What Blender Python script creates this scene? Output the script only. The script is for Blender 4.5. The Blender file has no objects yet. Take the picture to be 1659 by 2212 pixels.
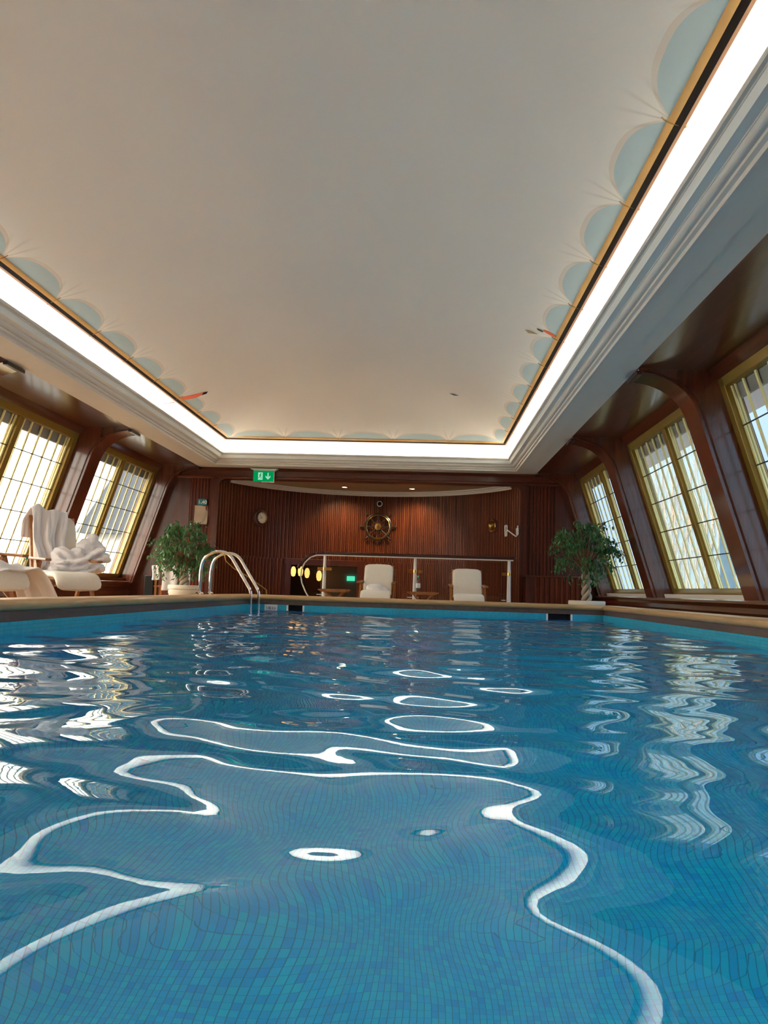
import bpy, bmesh, math, random
from mathutils import Vector, Matrix, noise
random.seed(7)
S = bpy.context.scene
COL = S.collection
PI = math.pi

# ------------------------------------------------------------------ materials
MATS = {}
def new_mat(name):
    m = bpy.data.materials.new(name); m.use_nodes = True
    nt = m.node_tree; nt.nodes.clear()
    out = nt.nodes.new('ShaderNodeOutputMaterial')
    MATS[name] = m
    return m, nt, out
def N(nt, typ, **kw):
    n = nt.nodes.new(typ)
    for k, v in kw.items():
        if k.startswith('i_'):
            n.inputs[k[2:].replace('_', ' ')].default_value = v
        else:
            setattr(n, k, v)
    return n
def L(nt, a, b): nt.links.new(a, b)
def math_n(nt, op, a, b=None, c=None, clamp=False):
    n = nt.nodes.new('ShaderNodeMath'); n.operation = op; n.use_clamp = clamp
    for i, v in enumerate((a, b, c)):
        if v is None: continue
        if isinstance(v, (int, float)): n.inputs[i].default_value = v
        else: nt.links.new(v, n.inputs[i])
    return n.outputs[0]
def mixc(nt, fac, a, b):
    n = nt.nodes.new('ShaderNodeMix'); n.data_type = 'RGBA'
    if isinstance(fac, (int, float)): n.inputs[0].default_value = fac
    else: nt.links.new(fac, n.inputs[0])
    for i, v in ((6, a), (7, b)):
        if isinstance(v, tuple): n.inputs[i].default_value = (*v, 1) if len(v) == 3 else v
        else: nt.links.new(v, n.inputs[i])
    return n.outputs[2]
def bsdf(nt, out, col=None, rough=.5, metal=0., coat=0., spec=.5, sheen=0., trans=0., emit=None, estr=0.):
    p = nt.nodes.new('ShaderNodeBsdfPrincipled')
    if col is not None:
        if isinstance(col, tuple): p.inputs['Base Color'].default_value = (*col, 1)
        else: nt.links.new(col, p.inputs['Base Color'])
    p.inputs['Roughness'].default_value = rough
    p.inputs['Metallic'].default_value = metal
    p.inputs['Coat Weight'].default_value = coat
    p.inputs['Coat Roughness'].default_value = .12
    p.inputs['Specular IOR Level'].default_value = spec
    p.inputs['Sheen Weight'].default_value = sheen
    p.inputs['Transmission Weight'].default_value = trans
    if emit:
        p.inputs['Emission Color'].default_value = (*emit, 1); p.inputs['Emission Strength'].default_value = estr
    nt.links.new(p.outputs[0], out.inputs['Surface'])
    return p
def bump(nt, p, h, strength=.3, dist=.01):
    b = nt.nodes.new('ShaderNodeBump'); b.inputs['Strength'].default_value = strength; b.inputs['Distance'].default_value = dist
    nt.links.new(h, b.inputs['Height']); nt.links.new(b.outputs[0], p.inputs['Normal'])
def simple(name, col, rough=.5, metal=0., coat=0., spec=.5, sheen=0., var=.0, scale=8.):
    m, nt, out = new_mat(name)
    c = col
    if var:
        tc = N(nt, 'ShaderNodeTexCoord'); nz = N(nt, 'ShaderNodeTexNoise', i_Scale=scale, i_Detail=4.)
        L(nt, tc.outputs['Object'], nz.inputs['Vector'])
        c = mixc(nt, nz.outputs[0], tuple(x*(1-var) for x in col), tuple(min(1, x*(1+var)) for x in col))
    p = bsdf(nt, out, c, rough, metal, coat, spec, sheen)
    return m
def wood(name, dark, light, axis='z', rough=.3, coat=.4, scale=6., spec=.5):
    m, nt, out = new_mat(name)
    tc = N(nt, 'ShaderNodeTexCoord'); mp = N(nt, 'ShaderNodeMapping')
    s = {'x': (.06, 1, 1), 'y': (1, .06, 1), 'z': (1, 1, .06)}[axis]
    mp.inputs['Scale'].default_value = tuple(scale*x for x in s)
    L(nt, tc.outputs['Object'], mp.inputs['Vector'])
    n1 = N(nt, 'ShaderNodeTexNoise', i_Scale=2.2, i_Detail=6., i_Roughness=.6, i_Distortion=.6)
    n2 = N(nt, 'ShaderNodeTexNoise', i_Scale=14., i_Detail=3.)
    L(nt, mp.outputs[0], n1.inputs['Vector']); L(nt, mp.outputs[0], n2.inputs['Vector'])
    f = math_n(nt, 'MULTIPLY_ADD', n2.outputs[0], .35, math_n(nt, 'MULTIPLY', n1.outputs[0], .75))
    r = N(nt, 'ShaderNodeValToRGB'); r.color_ramp.elements[0].position = .32; r.color_ramp.elements[1].position = .75
    r.color_ramp.elements[0].color = (*dark, 1); r.color_ramp.elements[1].color = (*light, 1)
    L(nt, f, r.inputs[0])
    p = bsdf(nt, out, r.outputs[0], rough, 0, coat, spec)
    bump(nt, p, f, .03, .003)
    return m

M_MAH = wood('mahogany', (.024, .0036, .0015), (.105, .018, .005), 'z', rough=.34, coat=.2, spec=.4)
M_MAHY = wood('mahogany_lengthwise', (.03, .005, .0015), (.13, .028, .006), 'y', rough=.28, coat=.6)
M_MAHX = wood('mahogany_across', (.03, .005, .002), (.13, .025, .006), 'x', rough=.36, coat=.15, spec=.35)
M_SLAT = wood('mahogany_slats', (.035, .0042, .0013), (.15, .026, .005), 'z', rough=.42, coat=.06, spec=.25)
M_DARK = wood('dark_fascia_wood', (.06, .034, .026), (.13, .08, .062), 'y', rough=.5, coat=.1)
M_PIL = wood('polished_mahogany_pilaster', (.045, .009, .004), (.15, .032, .011), 'z', rough=.22, coat=1.0, spec=.6)
M_RAILD = wood('dark_red_handrail', (.03, .005, .003), (.07, .012, .006), 'x', rough=.3, coat=.3)
M_BEAD_LIT = wood('lit_bead_wood', (.09, .026, .009), (.24, .085, .030), 'z', rough=.38, coat=.15, spec=.4)  # paler than the slats: light caught by the beads put in the colour
M_EBONY = wood('dark_stained_wood', (.008, .003, .002), (.022, .007, .004), 'z', rough=.35, coat=.2)
M_TEAKX = wood('teak_across', (.36, .19, .07), (.62, .38, .16), 'x', rough=.4, coat=.15)
M_TEAKY = wood('teak_lengthwise', (.36, .19, .07), (.62, .38, .16), 'y', rough=.4, coat=.15)
M_CHAIR = wood('chair_teak', (.20, .075, .018), (.42, .17, .05), 'y', rough=.4, coat=.2, scale=14)
M_GOLD = simple('olive_gold_paint', (.27, .17, .025), .35, .35, .1, var=.15)
M_STRIP = simple('pale_yellow_glazing_strip', (.82, .76, .36), .4)
M_LEAD = simple('dark_glazing_bar', (.02, .018, .012), .5)
M_BRASS = simple('polished_brass', (.75, .48, .14), .18, 1.)
M_DBRASS = simple('aged_brass', (.34, .20, .06), .3, 1.)
M_CHROME = simple('polished_steel', (.82, .82, .82), .09, 1.)
M_ALC_SHADE = simple('shaded_alcove_soffit', (.36, .28, .19), .6, var=.04)  # dimness of the alcove put into the colour of the soffit paint
M_WHITE = simple('white_plaster', (.66, .63, .58), .6, var=.03)
M_CORN = simple('cornice_paint', (.62, .60, .56), .55, var=.03)
M_RAILW = simple('white_enamel', (.78, .75, .70), .35)
M_CUSH = simple('cream_cushion_canvas', (.78, .73, .64), .9, sheen=.2, var=.05, scale=30)
M_TOWEL = simple('white_towelling', (.84, .82, .83), .95, sheen=.4, var=.03, scale=60)
M_POT = simple('ivory_glazed_pot', (.70, .64, .52), .45, var=.05)
M_SOIL = simple('dark_soil', (.04, .025, .015), .9, var=.3, scale=40)
M_BARK = simple('pale_fig_bark', (.42, .34, .25), .8, var=.25, scale=20)
M_TWIG = simple('brown_twig', (.25, .14, .07), .8)
M_BLACK = simple('black_plastic', (.004, .004, .004), .6, spec=.2)
M_DIAL = simple('ivory_dial', (.88, .78, .62), .5)
M_TEAL = simple('teal_sign_enamel', (.0, .13, .14), .4)
M_LETTER = simple('white_lettering', (.8, .82, .8), .5)
M_INK = simple('black_lettering', (.02, .02, .025), .5)
M_MARK = simple('white_depth_tile', (.72, .74, .74), .3)
M_GREY = simple('grey_stone', (.30, .29, .26), .8, var=.2, scale=3)
M_SKIM = simple('skimmer_dark', (.012, .014, .016), .5)
M_MIRROR = simple('mirror_glass', (.85, .85, .85), .03, 1.)
M_PETG = simple('green_cap', (.02, .35, .22), .4)
M_ORANGE = simple('painted_orange', (.75, .13, .04), .6)
M_PINK = simple('painted_pink', (.72, .25, .20), .6)
M_TAN = simple('painted_tan', (.42, .28, .11), .6)
M_DGREEN = simple('painted_dark_green', (.03, .05, .03), .6)
M_RGOLD = simple('painted_gold_rail', (.75, .42, .14), .55, var=.2, scale=5)
M_RDARK = simple('painted_rail_shadow', (.006, .003, .002), .9, spec=.1)
M_RBRN = simple('painted_rail_brown', (.28, .13, .06), .6)
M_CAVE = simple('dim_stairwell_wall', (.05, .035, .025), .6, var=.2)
M_ROOF = simple('slate_roof', (.05, .056, .066), .7, var=.2, scale=3)
M_HOUSE = simple('pale_stone_house', (.50, .49, .46), .8, var=.1, scale=2)
M_GROUND = simple('outside_ground', (.05, .05, .048), .9, var=.2)
M_VINE = simple('bare_vine_stem', (.20, .16, .12), .9, var=.2)
M_RED = simple('painted_wall_ochre', (.5, .3, .1), .7)

def emissive(name, col, strength):
    m, nt, out = new_mat(name)
    e = N(nt, 'ShaderNodeEmission', i_Strength=strength); e.inputs['Color'].default_value = (*col, 1)
    L(nt, e.outputs[0], out.inputs['Surface']); return m
M_SPOT = emissive('spot_lamp_glow', (1, .78, .45), 30)
M_SCONCE = emissive('sconce_glow', (1, .45, .12), .85)
M_EXITG = emissive('exit_sign_green', (.0, .30, .085), .36)
M_EXITW = emissive('exit_sign_white', (.45, .85, .6), .33)
M_EXITF = emissive('far_exit_glow', (.10, .9, .55), .42)

# leaf: slight translucency
m, nt, out = new_mat('fig_leaf')
tc = N(nt, 'ShaderNodeTexCoord'); nz = N(nt, 'ShaderNodeTexNoise', i_Scale=9., i_Detail=2.)
L(nt, tc.outputs['Object'], nz.inputs['Vector'])
rr = N(nt, 'ShaderNodeValToRGB'); rr.color_ramp.elements[0].position = .35; rr.color_ramp.elements[1].position = .68
rr.color_ramp.elements[0].color = (.018, .085, .025, 1); rr.color_ramp.elements[1].color = (.12, .31, .10, 1)
L(nt, nz.outputs[0], rr.inputs[0])
pb = bsdf(nt, out, rr.outputs[0], .28, 0, .2)
tr = N(nt, 'ShaderNodeBsdfTranslucent'); L(nt, rr.outputs[0], tr.inputs[0])
mx = N(nt, 'ShaderNodeMixShader'); mx.inputs[0].default_value = .25
L(nt, pb.outputs[0], mx.inputs[1]); L(nt, tr.outputs[0], mx.inputs[2]); L(nt, mx.outputs[0], out.inputs['Surface'])
M_LEAF = m

# window glass: thin clear pane
def pane_mat(name, tint, refl=1.0):
    m, nt, out = new_mat(name)
    t = N(nt, 'ShaderNodeBsdfTransparent'); t.inputs[0].default_value = (*tint, 1)
    g = N(nt, 'ShaderNodeBsdfGlossy'); g.inputs['Roughness'].default_value = .02
    lw = N(nt, 'ShaderNodeLayerWeight'); lw.inputs['Blend'].default_value = .5
    f5 = math_n(nt, 'MULTIPLY_ADD', math_n(nt, 'POWER', lw.outputs['Facing'], 4.0), .9, .04)
    mx = N(nt, 'ShaderNodeMixShader'); L(nt, math_n(nt, 'MULTIPLY', f5, refl, clamp=True), mx.inputs[0])
    L(nt, t.outputs[0], mx.inputs[1]); L(nt, g.outputs[0], mx.inputs[2]); L(nt, mx.outputs[0], out.inputs['Surface'])
    return m
M_PANE = pane_mat('window_pane_glass', (.95, .96, .96), .12)
M_GPANEL = pane_mat('balustrade_glass', (.93, .93, .92), 1.0)
M_BOTTLE = pane_mat('clear_bottle_plastic', (.80, .88, .86), 1.5)

# water
m, nt, out = new_mat('pool_water')
g = N(nt, 'ShaderNodeBsdfGlass', i_IOR=1.333, i_Roughness=0.0)
g.inputs['Color'].default_value = (.93, .985, 1, 1)
L(nt, g.outputs[0], out.inputs['Surface']); M_WATER = m

# mosaic tile
def tile_mat(name, size, cols, grout, gw):
    m, nt, out = new_mat(name)
    tc = N(nt, 'ShaderNodeTexCoord')
    sc = N(nt, 'ShaderNodeVectorMath', operation='SCALE'); sc.inputs['Scale'].default_value = 1/size
    L(nt, tc.outputs['Object'], sc.inputs[0])
    fl = N(nt, 'ShaderNodeVectorMath', operation='FLOOR'); L(nt, sc.outputs[0], fl.inputs[0])
    fr = N(nt, 'ShaderNodeVectorMath', operation='FRACTION'); L(nt, sc.outputs[0], fr.inputs[0])
    wn = N(nt, 'ShaderNodeTexWhiteNoise'); L(nt, fl.outputs[0], wn.inputs['Vector'])
    sx = N(nt, 'ShaderNodeSeparateXYZ'); L(nt, fr.outputs[0], sx.inputs[0])
    ds = []
    for i, w in enumerate(gw):
        a = math_n(nt, 'ABSOLUTE', math_n(nt, 'SUBTRACT', sx.outputs[i], .5))
        ds.append(math_n(nt, 'GREATER_THAN', a, .5 - w))
    line = math_n(nt, 'MAXIMUM', math_n(nt, 'MAXIMUM', ds[0], ds[1]), ds[2])
    r = N(nt, 'ShaderNodeValToRGB'); r.color_ramp.interpolation = 'LINEAR'
    e = r.color_ramp.elements
    while len(e) < len(cols): e.new(.5)
    for i, c in enumerate(cols): e[i].position = i/(len(cols)-1); e[i].color = (*c, 1)
    L(nt, wn.outputs['Value'], r.inputs[0])
    nz = N(nt, 'ShaderNodeTexNoise', i_Scale=1.3, i_Detail=3.); L(nt, tc.outputs['Object'], nz.inputs['Vector'])
    c2 = mixc(nt, math_n(nt, 'MULTIPLY', nz.outputs[0], .5), r.outputs[0], (.0, .48, .80))
    c = mixc(nt, line, c2, grout)
    bsdf(nt, out, c, .25, 0, 0, .4)
    return m
M_TILE = tile_mat('blue_mosaic_tile', .0187,
    [(.0, .42, .86), (.0, .54, .90), (.0, .64, .86), (.0, .49, .92), (.0, .68, .88), (.0, .37, .88)], (.0, .27, .50), (.06, .022, .06))
M_BAND = tile_mat('turquoise_waterline_tile', .0251,
    [(.03, .30, .42), (.05, .38, .48), (.03, .34, .44)], (.04, .24, .32), (.06, .06, .06))

# deck
m, nt, out = new_mat('teak_deck')
tc = N(nt, 'ShaderNodeTexCoord'); sx = N(nt, 'ShaderNodeSeparateXYZ'); L(nt, tc.outputs['Object'], sx.inputs[0])
fx = math_n(nt, 'FRACT', math_n(nt, 'DIVIDE', sx.outputs[0], .12))
ln = math_n(nt, 'GREATER_THAN', math_n(nt, 'ABSOLUTE', math_n(nt, 'SUBTRACT', fx, .5)), .46)
nz = N(nt, 'ShaderNodeTexNoise', i_Scale=4., i_Detail=5.); L(nt, tc.outputs['Object'], nz.inputs['Vector'])
c = mixc(nt, nz.outputs[0], (.26, .14, .05), (.40, .24, .10))
bsdf(nt, out, mixc(nt, ln, c, (.02, .015, .01)), .4, 0, .2); M_DECK = m

# painted awning ceiling ------------------------------------------------
CXL, CXR, CYF, CYN = -3.82, 1.405, 14.30, -1.45      # gold rail rectangle
PER = .989; PERF = 1.033
m, nt, out = new_mat('painted_awning_ceiling')
tc = N(nt, 'ShaderNodeTexCoord'); sx = N(nt, 'ShaderNodeSeparateXYZ'); L(nt, tc.outputs['Object'], sx.inputs[0])
X, Y = sx.outputs[0], sx.outputs[1]
masks, hems, folds = [], [], []
for coord, dist, ph, per in ((Y, math_n(nt, 'SUBTRACT', CXR, X), 4.37, PER), (Y, math_n(nt, 'SUBTRACT', X, CXL), 4.37, PER), (X, math_n(nt, 'SUBTRACT', CYF, Y), .38, PERF)):
    t = math_n(nt, 'FRACT', math_n(nt, 'DIVIDE', math_n(nt, 'SUBTRACT', coord, ph - 40*per), per))
    u = math_n(nt, 'MULTIPLY', math_n(nt, 'ABSOLUTE', math_n(nt, 'SUBTRACT', t, .5)), 2.0)        # 0 mid, 1 at hook
    u2 = math_n(nt, 'POWER', math_n(nt, 'MULTIPLY', u, 1.0), 2.6)
    prof = math_n(nt, 'POWER', math_n(nt, 'MAXIMUM', math_n(nt, 'SUBTRACT', 1.0, u2), 0.0), .8)
    hgt = math_n(nt, 'MULTIPLY', prof, .20)
    masks.append(math_n(nt, 'LESS_THAN', dist, hgt))
    hem = math_n(nt, 'MULTIPLY', math_n(nt, 'LESS_THAN', dist, math_n(nt, 'MULTIPLY_ADD', prof, .225, .012)), .45)
    hems.append(hem)
    # fold lines radiating from the hooks
    du = math_n(nt, 'MULTIPLY', math_n(nt, 'SUBTRACT', math_n(nt, 'FRACT', math_n(nt, 'ADD', t, .5)), .5), PER)
    dd = math_n(nt, 'ADD', dist, .0)
    ang = math_n(nt, 'ARCTAN2', du, dd)
    rad = math_n(nt, 'SQRT', math_n(nt, 'ADD', math_n(nt, 'MULTIPLY', du, du), math_n(nt, 'MULTIPLY', dd, dd)))
    st = math_n(nt, 'POWER', math_n(nt, 'ABSOLUTE', math_n(nt, 'SINE', math_n(nt, 'MULTIPLY', ang, 6.0))), 14.0)
    fade = math_n(nt, 'MAXIMUM', math_n(nt, 'SUBTRACT', 1.0, math_n(nt, 'DIVIDE', rad, .36)), 0.0)
    inside = math_n(nt, 'LESS_THAN', math_n(nt, 'ABSOLUTE', ang), 1.15)
    folds.append(math_n(nt, 'MULTIPLY', math_n(nt, 'MULTIPLY', st, fade), math_n(nt, 'MULTIPLY', inside, .55)))
def mx3(a): return math_n(nt, 'MAXIMUM', math_n(nt, 'MAXIMUM', a[0], a[1]), a[2])
nz = N(nt, 'ShaderNodeTexNoise', i_Scale=.8, i_Detail=3.); L(nt, tc.outputs['Object'], nz.inputs['Vector'])
canvas = mixc(nt, nz.outputs[0], (.83, .765, .69), (.87, .805, .73))
c = mixc(nt, mx3(hems), canvas, (.62, .47, .36))
c = mixc(nt, mx3(folds), c, (.36, .25, .15))
c = mixc(nt, mx3(masks), c, (.46, .55, .56))
bsdf(nt, out, c, .75, 0, 0, .2); M_CEIL = m
M_SKYBAND = simple('painted_sky_cove', (.76, .79, .77), .7, var=.02, scale=2)

# ivy wall outside
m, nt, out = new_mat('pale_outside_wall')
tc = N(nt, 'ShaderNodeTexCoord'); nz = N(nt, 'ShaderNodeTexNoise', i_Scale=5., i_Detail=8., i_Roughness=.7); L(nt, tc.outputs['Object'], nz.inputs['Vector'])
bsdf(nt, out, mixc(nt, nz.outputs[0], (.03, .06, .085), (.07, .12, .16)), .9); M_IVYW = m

# ------------------------------------------------------------------ mesh helpers
class MB:
    def __init__(s): s.v = []; s.f = []
    def add(s, vs, fs):
        o = len(s.v); s.v += [tuple(v) for v in vs]; s.f += [tuple(i+o for i in f) for f in fs]; return s
    def box(s, x0, x1, y0, y1, z0, z1):
        return s.add([(x0,y0,z0),(x1,y0,z0),(x1,y1,z0),(x0,y1,z0),(x0,y0,z1),(x1,y0,z1),(x1,y1,z1),(x0,y1,z1)],
                     [(0,3,2,1),(4,5,6,7),(0,1,5,4),(1,2,6,5),(2,3,7,6),(3,0,4,7)])
    def hexa(s, p):  # 8 points: bottom 4 ccw, top 4 ccw
        return s.add(p, [(0,3,2,1),(4,5,6,7),(0,1,5,4),(1,2,6,5),(2,3,7,6),(3,0,4,7)])
    def bar(s, a, b, w, t, up=(0,0,1)):  # rectangular bar a->b, w across, t thick (along up)
        a, b = Vector(a), Vector(b); d = (b-a).normalized(); u = Vector(up); r = d.cross(u)
        if r.length < 1e-4: r = d.cross(Vector((1,0,0)))
        r.normalize(); u = r.cross(d).normalized(); r *= w/2; u *= t/2
        return s.hexa([a-r-u, a+r-u, b+r-u, b-r-u, a-r+u, a+r+u, b+r+u, b-r+u])
    def tube(s, pts, rad, n=8, closed=False, caps=True):
        pts = [Vector(p) for p in pts]; k = len(pts); rads = rad if isinstance(rad, (list, tuple)) else [rad]*k
        tang = []
        for i in range(k):
            a = pts[(i-1) % k] if (closed or i > 0) else pts[i]; b = pts[(i+1) % k] if (closed or i < k-1) else pts[i]
            t = (b-a); tang.append(t.normalized() if t.length > 1e-9 else Vector((0,0,1)))
        u = tang[0].orthogonal().normalized(); rings = []
        for i in range(k):
            u = (u - tang[i]*u.dot(tang[i]));
            if u.length < 1e-6: u = tang[i].orthogonal()
            u.normalize(); w = tang[i].cross(u)
            rings.append([pts[i] + (u*math.cos(2*PI*j/n) + w*math.sin(2*PI*j/n))*rads[i] for j in range(n)])
        vs = [p for r in rings for p in r]; fs = []
        for i in range(k if closed else k-1):
            a, b = i*n, ((i+1) % k)*n
            # align for closed seam ignored (small twist)
            for j in range(n): fs.append((a+j, a+(j+1) % n, b+(j+1) % n, b+j))
        if not closed and caps: fs += [tuple(reversed(range(n))), tuple((k-1)*n+j for j in range(n))]
        return s.add(vs, fs)
    def lathe(s, prof, n=32, c=(0,0,0), mat=None, top=True):  # prof: (r,z)
        vs = []; fs = []
        for r, z in prof:
            for j in range(n):
                a = 2*PI*j/n; vs.append(Vector((r*math.cos(a), r*math.sin(a), z)))
        for i in range(len(prof)-1):
            for j in range(n):
                fs.append((i*n+j, i*n+(j+1) % n, (i+1)*n+(j+1) % n, (i+1)*n+j))
        if top and prof[0][0] > 1e-6: fs.append(tuple(reversed(range(n))))
        if top and prof[-1][0] > 1e-6: fs.append(tuple((len(prof)-1)*n+j for j in range(n)))
        if mat is not None: vs = [mat @ v for v in vs]
        c = Vector(c); return s.add([v+c for v in vs], fs)
    def prism(s, poly, vec):  # extrude a polygon of 3D points by vec
        p = [Vector(q) for q in poly]; n = len(p); v = Vector(vec)
        return s.add(p + [q+v for q in p], [tuple(reversed(range(n))), tuple(range(n, 2*n))] + [(i, (i+1) % n, n+(i+1) % n, n+i) for i in range(n)])
    def grid(s, fn, nu, nv):
        vs = [fn(i/nu, j/nv) for i in range(nu+1) for j in range(nv+1)]
        fs = [(i*(nv+1)+j, (i+1)*(nv+1)+j, (i+1)*(nv+1)+j+1, i*(nv+1)+j+1) for i in range(nu) for j in range(nv)]
        return s.add(vs, fs)
    def build(s, name, mat, parent=None, smooth=35, bevel=0., subsurf=0, fix=True):
        me = bpy.data.meshes.new(name); me.from_pydata(s.v, [], s.f)
        if fix:
            bm = bmesh.new(); bm.from_mesh(me)
            bmesh.ops.remove_doubles(bm, verts=bm.verts, dist=1e-5)
            bmesh.ops.recalc_face_normals(bm, faces=bm.faces); bm.to_mesh(me); bm.free()
        mats = mat if isinstance(mat, (list, tuple)) else [mat]
        for q in mats: me.materials.append(q)
        o = bpy.data.objects.new(name, me); COL.objects.link(o)
        if bevel:
            b = o.modifiers.new('bevel', 'BEVEL'); b.width = bevel; b.segments = 2; b.limit_method = 'ANGLE'; b.angle_limit = math.radians(40)
        if subsurf:
            b = o.modifiers.new('sub', 'SUBSURF'); b.levels = subsurf; b.render_levels = subsurf
        if smooth:
            me.shade_smooth(); me.set_sharp_from_angle(angle=math.radians(smooth))
        if parent is not None: o.parent = parent
        return o
def tag(o, label, cat, group=None, kind=None):
    o['label'] = label; o['category'] = cat
    if group: o['group'] = group
    if kind: o['kind'] = kind
    return o
def empty(name, loc=(0,0,0), rz=0.):
    o = bpy.data.objects.new(name, None); COL.objects.link(o); o.empty_display_size = .1
    o.location = loc; o.rotation_euler = (0, 0, rz); return o
def copy_tree(o, parent=None):
    c = o.copy(); COL.objects.link(c)
    if parent is not None: c.parent = parent
    for ch in list(o.children): copy_tree(ch, c)
    return c
def text_mesh(name, body, size, mat, M, parent, extrude=.001, align='CENTER'):
    cu = bpy.data.curves.new('t', 'FONT'); cu.body = body; cu.size = size; cu.extrude = extrude
    cu.align_x = align; cu.align_y = 'CENTER'; cu.resolution_u = 3
    t = bpy.data.objects.new('t', cu); COL.objects.link(t)
    dg = bpy.context.evaluated_depsgraph_get()
    me = bpy.data.meshes.new_from_object(t.evaluated_get(dg))
    bpy.data.objects.remove(t); bpy.data.curves.remove(cu)
    me.transform(M); me.materials.clear(); me.materials.append(mat); me.name = name
    o = bpy.data.objects.new(name, me); COL.objects.link(o)
    if parent is not None: o.parent = parent
    return o
FACE = Matrix.Rotation(PI/2, 4, 'X')       # text in the XZ plane, read from -Y

def lerp(a, b, t): return a + (b-a)*t
DECK = -.10
MIDX = -1.2
def mir(x): return 2*MIDX - x
def sweep_rect(mb, prof, xl, xr, yn, yf):   # closed sweep: prof (d outwards, z) round a rectangle
    n = len(prof); vs = []
    for d, z in prof: vs += [(xl-d, yn-d, z), (xr+d, yn-d, z), (xr+d, yf+d, z), (xl-d, yf+d, z)]
    fs = [(i*4+j, i*4+(j+1) % 4, (i+1)*4+(j+1) % 4, (i+1)*4+j) for i in range(n-1) for j in range(4)]
    return mb.add(vs, fs)

# ------------------------------------------------------------------ camera (water-level view down the pool)
HC = .34
roll = .0315; f_px = 1662.
pitch, yaw = math.radians(5.7444), math.radians(3.1460)
F = Vector((-math.sin(yaw)*math.cos(pitch), math.cos(yaw)*math.cos(pitch), math.sin(pitch)))
R = Vector((math.cos(yaw), math.sin(yaw), 0)); U = R.cross(F)
R2 = R*math.cos(roll) + U*math.sin(roll); U2 = U*math.cos(roll) - R*math.sin(roll)
cam = bpy.data.cameras.new('camera'); co = bpy.data.objects.new('camera', cam); COL.objects.link(co)
Mx = Matrix((R2, U2, -F)).transposed().to_4x4(); Mx.translation = (0, 0, HC); co.matrix_world = Mx
cam.sensor_fit = 'VERTICAL'; cam.sensor_height = 36; cam.sensor_width = 27; cam.lens = 36*f_px/2212
cam.clip_start = .02; cam.clip_end = 200
S.camera = co

# ------------------------------------------------------------------ pool
PXL, PXR, PYF, PYN = -2.49, 2.52, 11.04, -.95
mb = MB(); BOT = -1.42
skims = [(-1.95, -1.72), (1.74, 2.08)]
mb.add([(PXL,PYN,BOT),(PXR,PYN,BOT),(PXR,PYF,BOT),(PXL,PYF,BOT)], [(0,1,2,3)])
for q in ([(PXL,PYN),(PXL,PYF)], [(PXR,PYN),(PXR,PYF)], [(PXL,PYN),(PXR,PYN)], [(PXL,PYF),(PXR,PYF)]):
    (a,b),(c_,d) = q
    mb.add([(a,b,BOT),(c_,d,BOT),(c_,d,-.1004),(a,b,-.1004)], [(0,1,2,3)])
basin = tag(mb.build('pool_basin', M_TILE, fix=False, smooth=0), 'blue mosaic tiled pool basin under the water', 'pool', kind='structure')
mb = MB()
for q in ([(PXL,PYN),(PXL,PYF)], [(PXR,PYN),(PXR,PYF)], [(PXL,PYN),(PXR,PYN)]):
    (a,b),(c_,d) = q
    mb.add([(a,b,-.1004),(c_,d,-.1004),(c_,d,.0753),(a,b,.0753)], [(0,1,2,3)])
xs = [PXL] + [v for s_ in skims for v in s_] + [PXR]
for i in range(0, len(xs), 2):
    mb.add([(xs[i],PYF,-.1004),(xs[i+1],PYF,-.1004),(xs[i+1],PYF,.0753),(xs[i],PYF,.0753)], [(0,1,2,3)])
mb.build('waterline_band', M_BAND, basin, fix=False, smooth=0)

# coping: rounded teak nosing over a dark fascia
nose = [(.037+.037*math.sin(a), .173-.037*math.cos(a)) for a in [-t*PI/10 for t in range(0, 11)]]
cop = [(.037, .136)] + nose[1:] + [(.16, .212), (.34, .205), (.36, .19), (.36, DECK)]
mb = MB(); mbx = MB()
n = len(cop)
XL, XR, YN, YF = PXL+.01, PXR-.01, PYN+.01, PYF-.01
def side_strip(mbq, prof, side):
    vs = []
    for d, z in prof:
        c4 = [(XL-d, YN-d, z), (XR+d, YN-d, z), (XR+d, YF+d, z), (XL-d, YF+d, z)]
        vs += [c4[side], c4[(side+1) % 4]]
    mbq.add(vs, [(2*i, 2*i+1, 2*i+3, 2*i+2) for i in range(len(prof)-1)])
copr = empty('pool_coping', (0, 0, 0))
tag(copr, 'rounded teak coping running round the pool edge', 'pool coping', kind='structure')
for s_, mt in ((0, M_TEAKX), (1, M_TEAKY), (2, M_TEAKX), (3, M_TEAKY)):
    q = MB(); side_strip(q, cop, s_); q.build('teak_nosing', mt, copr, smooth=50)
q = MB(); sweep_rect(q, [(.037, .137), (.028, .137), (.028, .0745), (.012, .0745)], PXL+.01, PXR-.01, PYN+.01, PYF-.01)
fo = q.build('fascia', M_DARK, copr); fo['label'] = 'dark brown fascia board below the nosing'

# water surface with real ripples
rng = random.Random(21)
comps = []
for lam, slope, k in ((1.9, .012, 3), (1.05, .016, 4), (.62, .021, 5), (.38, .025, 7), (.24, .016, 7), (.15, .006, 5)):
    for i in range(k):
        a = rng.uniform(0, 2*PI); l_ = lam*rng.uniform(.82, 1.2); kk = 2*PI/l_
        comps.append((kk*math.cos(a), kk*math.sin(a)*1.15, rng.uniform(0, 2*PI), slope*1.5/math.sqrt(k)/kk))
def wave(x, y):
    x2 = x + .10*math.sin(1.9*y+.4) + .04*math.sin(4.3*y); y2 = y + .09*math.sin(2.1*x+1.1)
    return sum(a*math.sin(kx*x2+ky*y2+p) for kx, ky, p, a in comps)
ys = []; y = PYN
while y < PYF:
    ys.append(y); y += .022 if y < 4.2 else .03
ys.append(PYF); nx = 200
mb = MB()
for y in ys:
    for i in range(nx+1):
        x = lerp(PXL, PXR, i/nx); mb.v.append((x, y, wave(x, y)))
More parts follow.
